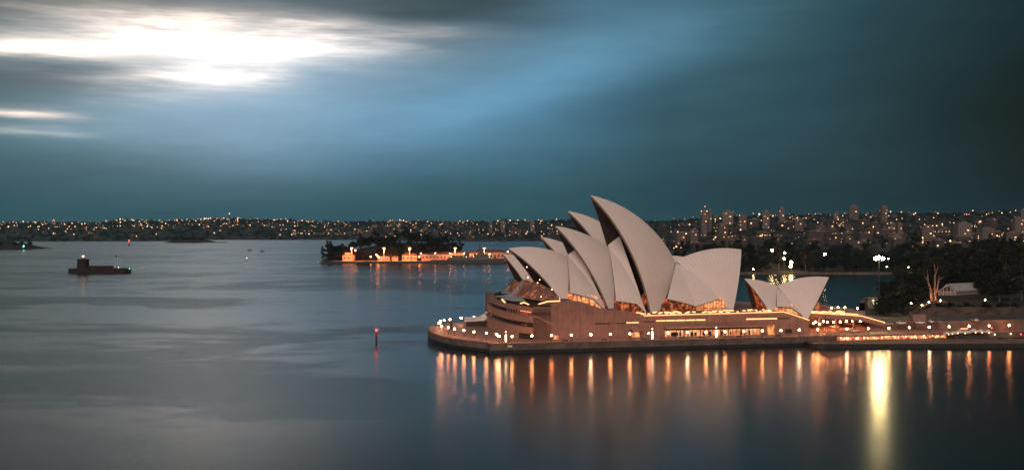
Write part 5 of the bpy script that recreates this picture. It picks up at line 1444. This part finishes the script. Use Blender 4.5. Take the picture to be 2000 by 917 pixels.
# ------------------------------------------------------------------ island fort
def fort():
    Y = 1186; k = Y / FPX
    t = empty('island_fort', (xat(190, Y), Y + 8, 0), 'low stone island fort with a squat round tower standing alone in the harbour', 'fort')
    x0, x1 = xat(131, Y), xat(249, Y)
    P = [(x0, Y + 3), (x0 + 3, Y), (x1 - 3, Y), (x1, Y + 4), (x1, Y + 12), (x1 - 6, Y + 17), (x0 + 20, Y + 20), (x0, Y + 14)]
    mb = MB(); mb.prism(P, -1, 5.0); mb.build('rampart', M['fort'], t)
    mb = MB()
    for i in range(9): mb.box((x0 + 22 + i * 5, Y + .5, 5.35), (3.6, 1.0, .7))
    mb.build('battlement', M['fort'], t)
    c = (xat(156, Y), Y + 9); mb = MB(); mb.smooth = False; mb.lathe((c[0], c[1], 5), [(7.0, -4), (6.8, 0), (6.2, 8.6), (6.5, 8.9), (6.5, 10.2), (5.9, 10.3)], 24); mb.build('round_tower', M['fort'], t)
    mb = MB(); mb.lathe((c[0], c[1], 15.2), [(1.9, 0), (1.6, 1.8), (2.1, 1.9), (2.1, 2.2)], 12); mb.build('lantern_base', M['steel'], t)
    mb = MB(); mb.lathe((c[0], c[1], 17.4), [(1.0, 0), (1.0, 1.9)], 10); mb.build('lantern_light', M['pinklamp'], t)
    mb = MB(); mb.lathe((c[0], c[1], 19.3), [(1.7, 0), (.9, .8), (.1, 1.4)], 10); mb.build('lantern_roof', M['steel'], t)
    mb = MB(); mb.box((x0 + 34, Y + 9, 5.9), (26, 6, 2.0)); mb.build('barracks_wall', M['fort'], t)
    mb = MB(); mb.add([(x0 + 20.5, Y + 5.5, 6.95), (x0 + 47.5, Y + 5.5, 6.95), (x0 + 47.5, Y + 12.5, 6.95), (x0 + 20.5, Y + 12.5, 6.95), (x0 + 21, Y + 9, 8.2), (x0 + 47, Y + 9, 8.2)], [(0, 1, 5, 4), (2, 3, 4, 5), (1, 2, 5), (3, 0, 4)]); mb.build('barracks_roof', M['roof'], t)
    f = (xat(226, Y), Y + 6); mb = MB(); mb.tube((f[0], f[1], 5), (f[0], f[1], 19.8), .14, .08, 6); fp = mb.build('flagpole', M['white'], t)
    mb = MB(); mb.ext([(f[0] - .1, f[1], 19.5), (f[0] - 3, f[1] + .3, 19.0), (f[0] - 2.9, f[1] + .3, 17.6), (f[0] - .1, f[1], 18.1)], (0, .06, 0)); mb.build('flag', M['steel'], fp)
    mb = MB(); mb.ball((f[0] + 1, f[1], 6.0), .45, 8); mb.build('yard_lamp', M['lampo'], t)
    for i, dx in enumerate((46, 49, 52, 55.5, 60)):
        mb = MB(); mb.lathe((x0 + dx, Y + 8, 5), [(.5, 0), (.35, .9), (.2, 1.6 + .4 * (i % 2))], 6); mb.build('mooring_bollard', M['steel'], t)
M['fort'] = mat('dark_sandstone', (.022, .014, .012), .9, var=.4, scale=.4)
M['pinklamp'] = glow('pink_lantern', (1, .42, .34), 8)
fort()
# ------------------------------------------------------------------ beacons and small boats
def beacon(px, Y, h, col_top, label, lampmat, w=.45):
    b = Vector((xat(px, Y), Y, 0)); t = empty('channel_beacon', b, label, 'beacon')
    mb = MB(); mb.lathe(b, [(w, -2), (w, h * .45), (w * .7, h * .5), (w * .6, h * .8)], 8); mb.build('pile', M['steel'], t)
    mb = MB(); mb.box((b.x, b.y, h * .55), (w * 4.2, w * 3, h * .06)); mb.build('platform', col_top, t)
    mb = MB(); mb.lathe((b.x, b.y, h * .58), [(w * 1.2, 0), (w * 1.2, h * .22), (w * .3, h * .3)], 8); mb.build('daymark', col_top, t)
    mb = MB(); mb.ball((b.x, b.y, h), w * 1.0, 8); mb.build('lamp', lampmat, t)
M['redpaint'] = mat('red_beacon_paint', (.35, .04, .03), .5, var=.1)
beacon(735, 484, 5.6, M['redpaint'], 'red-topped channel beacon standing in the water left of the promenade', M['redbulb'], .42)
beacon(252, 2756, 14, M['white'], 'white and red channel beacon far out, above the island fort', M['lampr'], 1.6)
beacon(482, 1575, 5.0, M['white'], 'small pale beacon alone in the middle of the harbour', M['lampw'], .6)
beacon(253, 1190, 4.6, M['steel'], 'small green-lit post just right of the island fort', M['lampg'], .3)
beacon(46, 2345, 8, M['white'], 'green-lit beacon at the tip of the rocky headland', M['lampg'], 1.1)
def boat(px, Y, ln, label, cabin=True):
    b = Vector((xat(px, Y), Y, 0)); t = empty('small_boat', b, label, 'boat', 'small boats on the harbour')
    mb = MB(); h = ln / 2; mb.add([b + Vector(v) for v in ((-h, -.22 * h, 1.2), (h * .5, -.25 * h, 1.3), (h, 0, 1.7), (h * .5, .25 * h, 1.3), (-h, .22 * h, 1.2), (-h * .9, -.16 * h, -.4), (h * .4, -.18 * h, -.4), (h * .8, 0, -.4), (h * .4, .18 * h, -.4), (-h * .9, .16 * h, -.4))],
        [(0, 1, 2, 3, 4), (0, 5, 6, 1), (1, 6, 7, 2), (2, 7, 8, 3), (3, 8, 9, 4), (4, 9, 5, 0)]); mb.build('hull', M['steel'], t)
    mb = MB(); mb.box((b.x - h * .1, b.y, 2.0), (h * .8, h * .35, 1.5), 0, .8); mb.build('cabin', M['steel'], t)
boat(488, 2250, 11, 'dark small boat, left of two far out on the pale water'); boat(512, 2150, 10, 'dark small boat, right of two far out on the pale water')
boat(1672, 650, 9, 'dark small boat moored in the cove behind the steps')
# pavilion in the cove corner with two lit panels
p = on_z(1712, 602, 5.2); t = empty('cove_pavilion', (p.x, p.y + 4, 5.2), 'dark pavilion with two tall greenish-white lit panels behind the steps', 'pavilion'); q = Vector(t.location)
mb = MB(); mb.box((q.x, q.y, 8.0), (9, 5, 5.6)); mb.build('wall', M['seawall'], t); mb = MB(); mb.box((q.x, q.y, 11), (10, 6, .3)); mb.build('roof', M['rim'], t)
for d in (-1.5, 1.1):
    mb = MB(); mb.box((q.x + d, q.y - 2.56, 8.4), (1.1, .1, 3.6)); mb.build('lit_panel', glow('greenish_panel', (.85, 1, .6), 1.6) if d < 0 else bpy.data.materials['greenish_panel'], t)

# ------------------------------------------------------------------ harbour air
mb = MB(); mb.box((0, 4150, 58), (20000, 8700, 124)); hz = mb.build('haze', M['steel'])
hm = bpy.data.materials.new('harbour_haze'); hm.use_nodes = True; t_ = hm.node_tree; t_.nodes.clear()
pv = t_.nodes.new('ShaderNodeVolumePrincipled'); pv.inputs['Color'].default_value = (.30, .66, .80, 1); pv.inputs['Density'].default_value = .000042; pv.inputs['Anisotropy'].default_value = .2
ov = t_.nodes.new('ShaderNodeOutputMaterial'); t_.links.new(pv.outputs[0], ov.inputs['Volume'])
hz.data.materials[0] = hm
tag(hz, 'thin bluish evening haze over the whole harbour', 'haze', None, 'stuff')
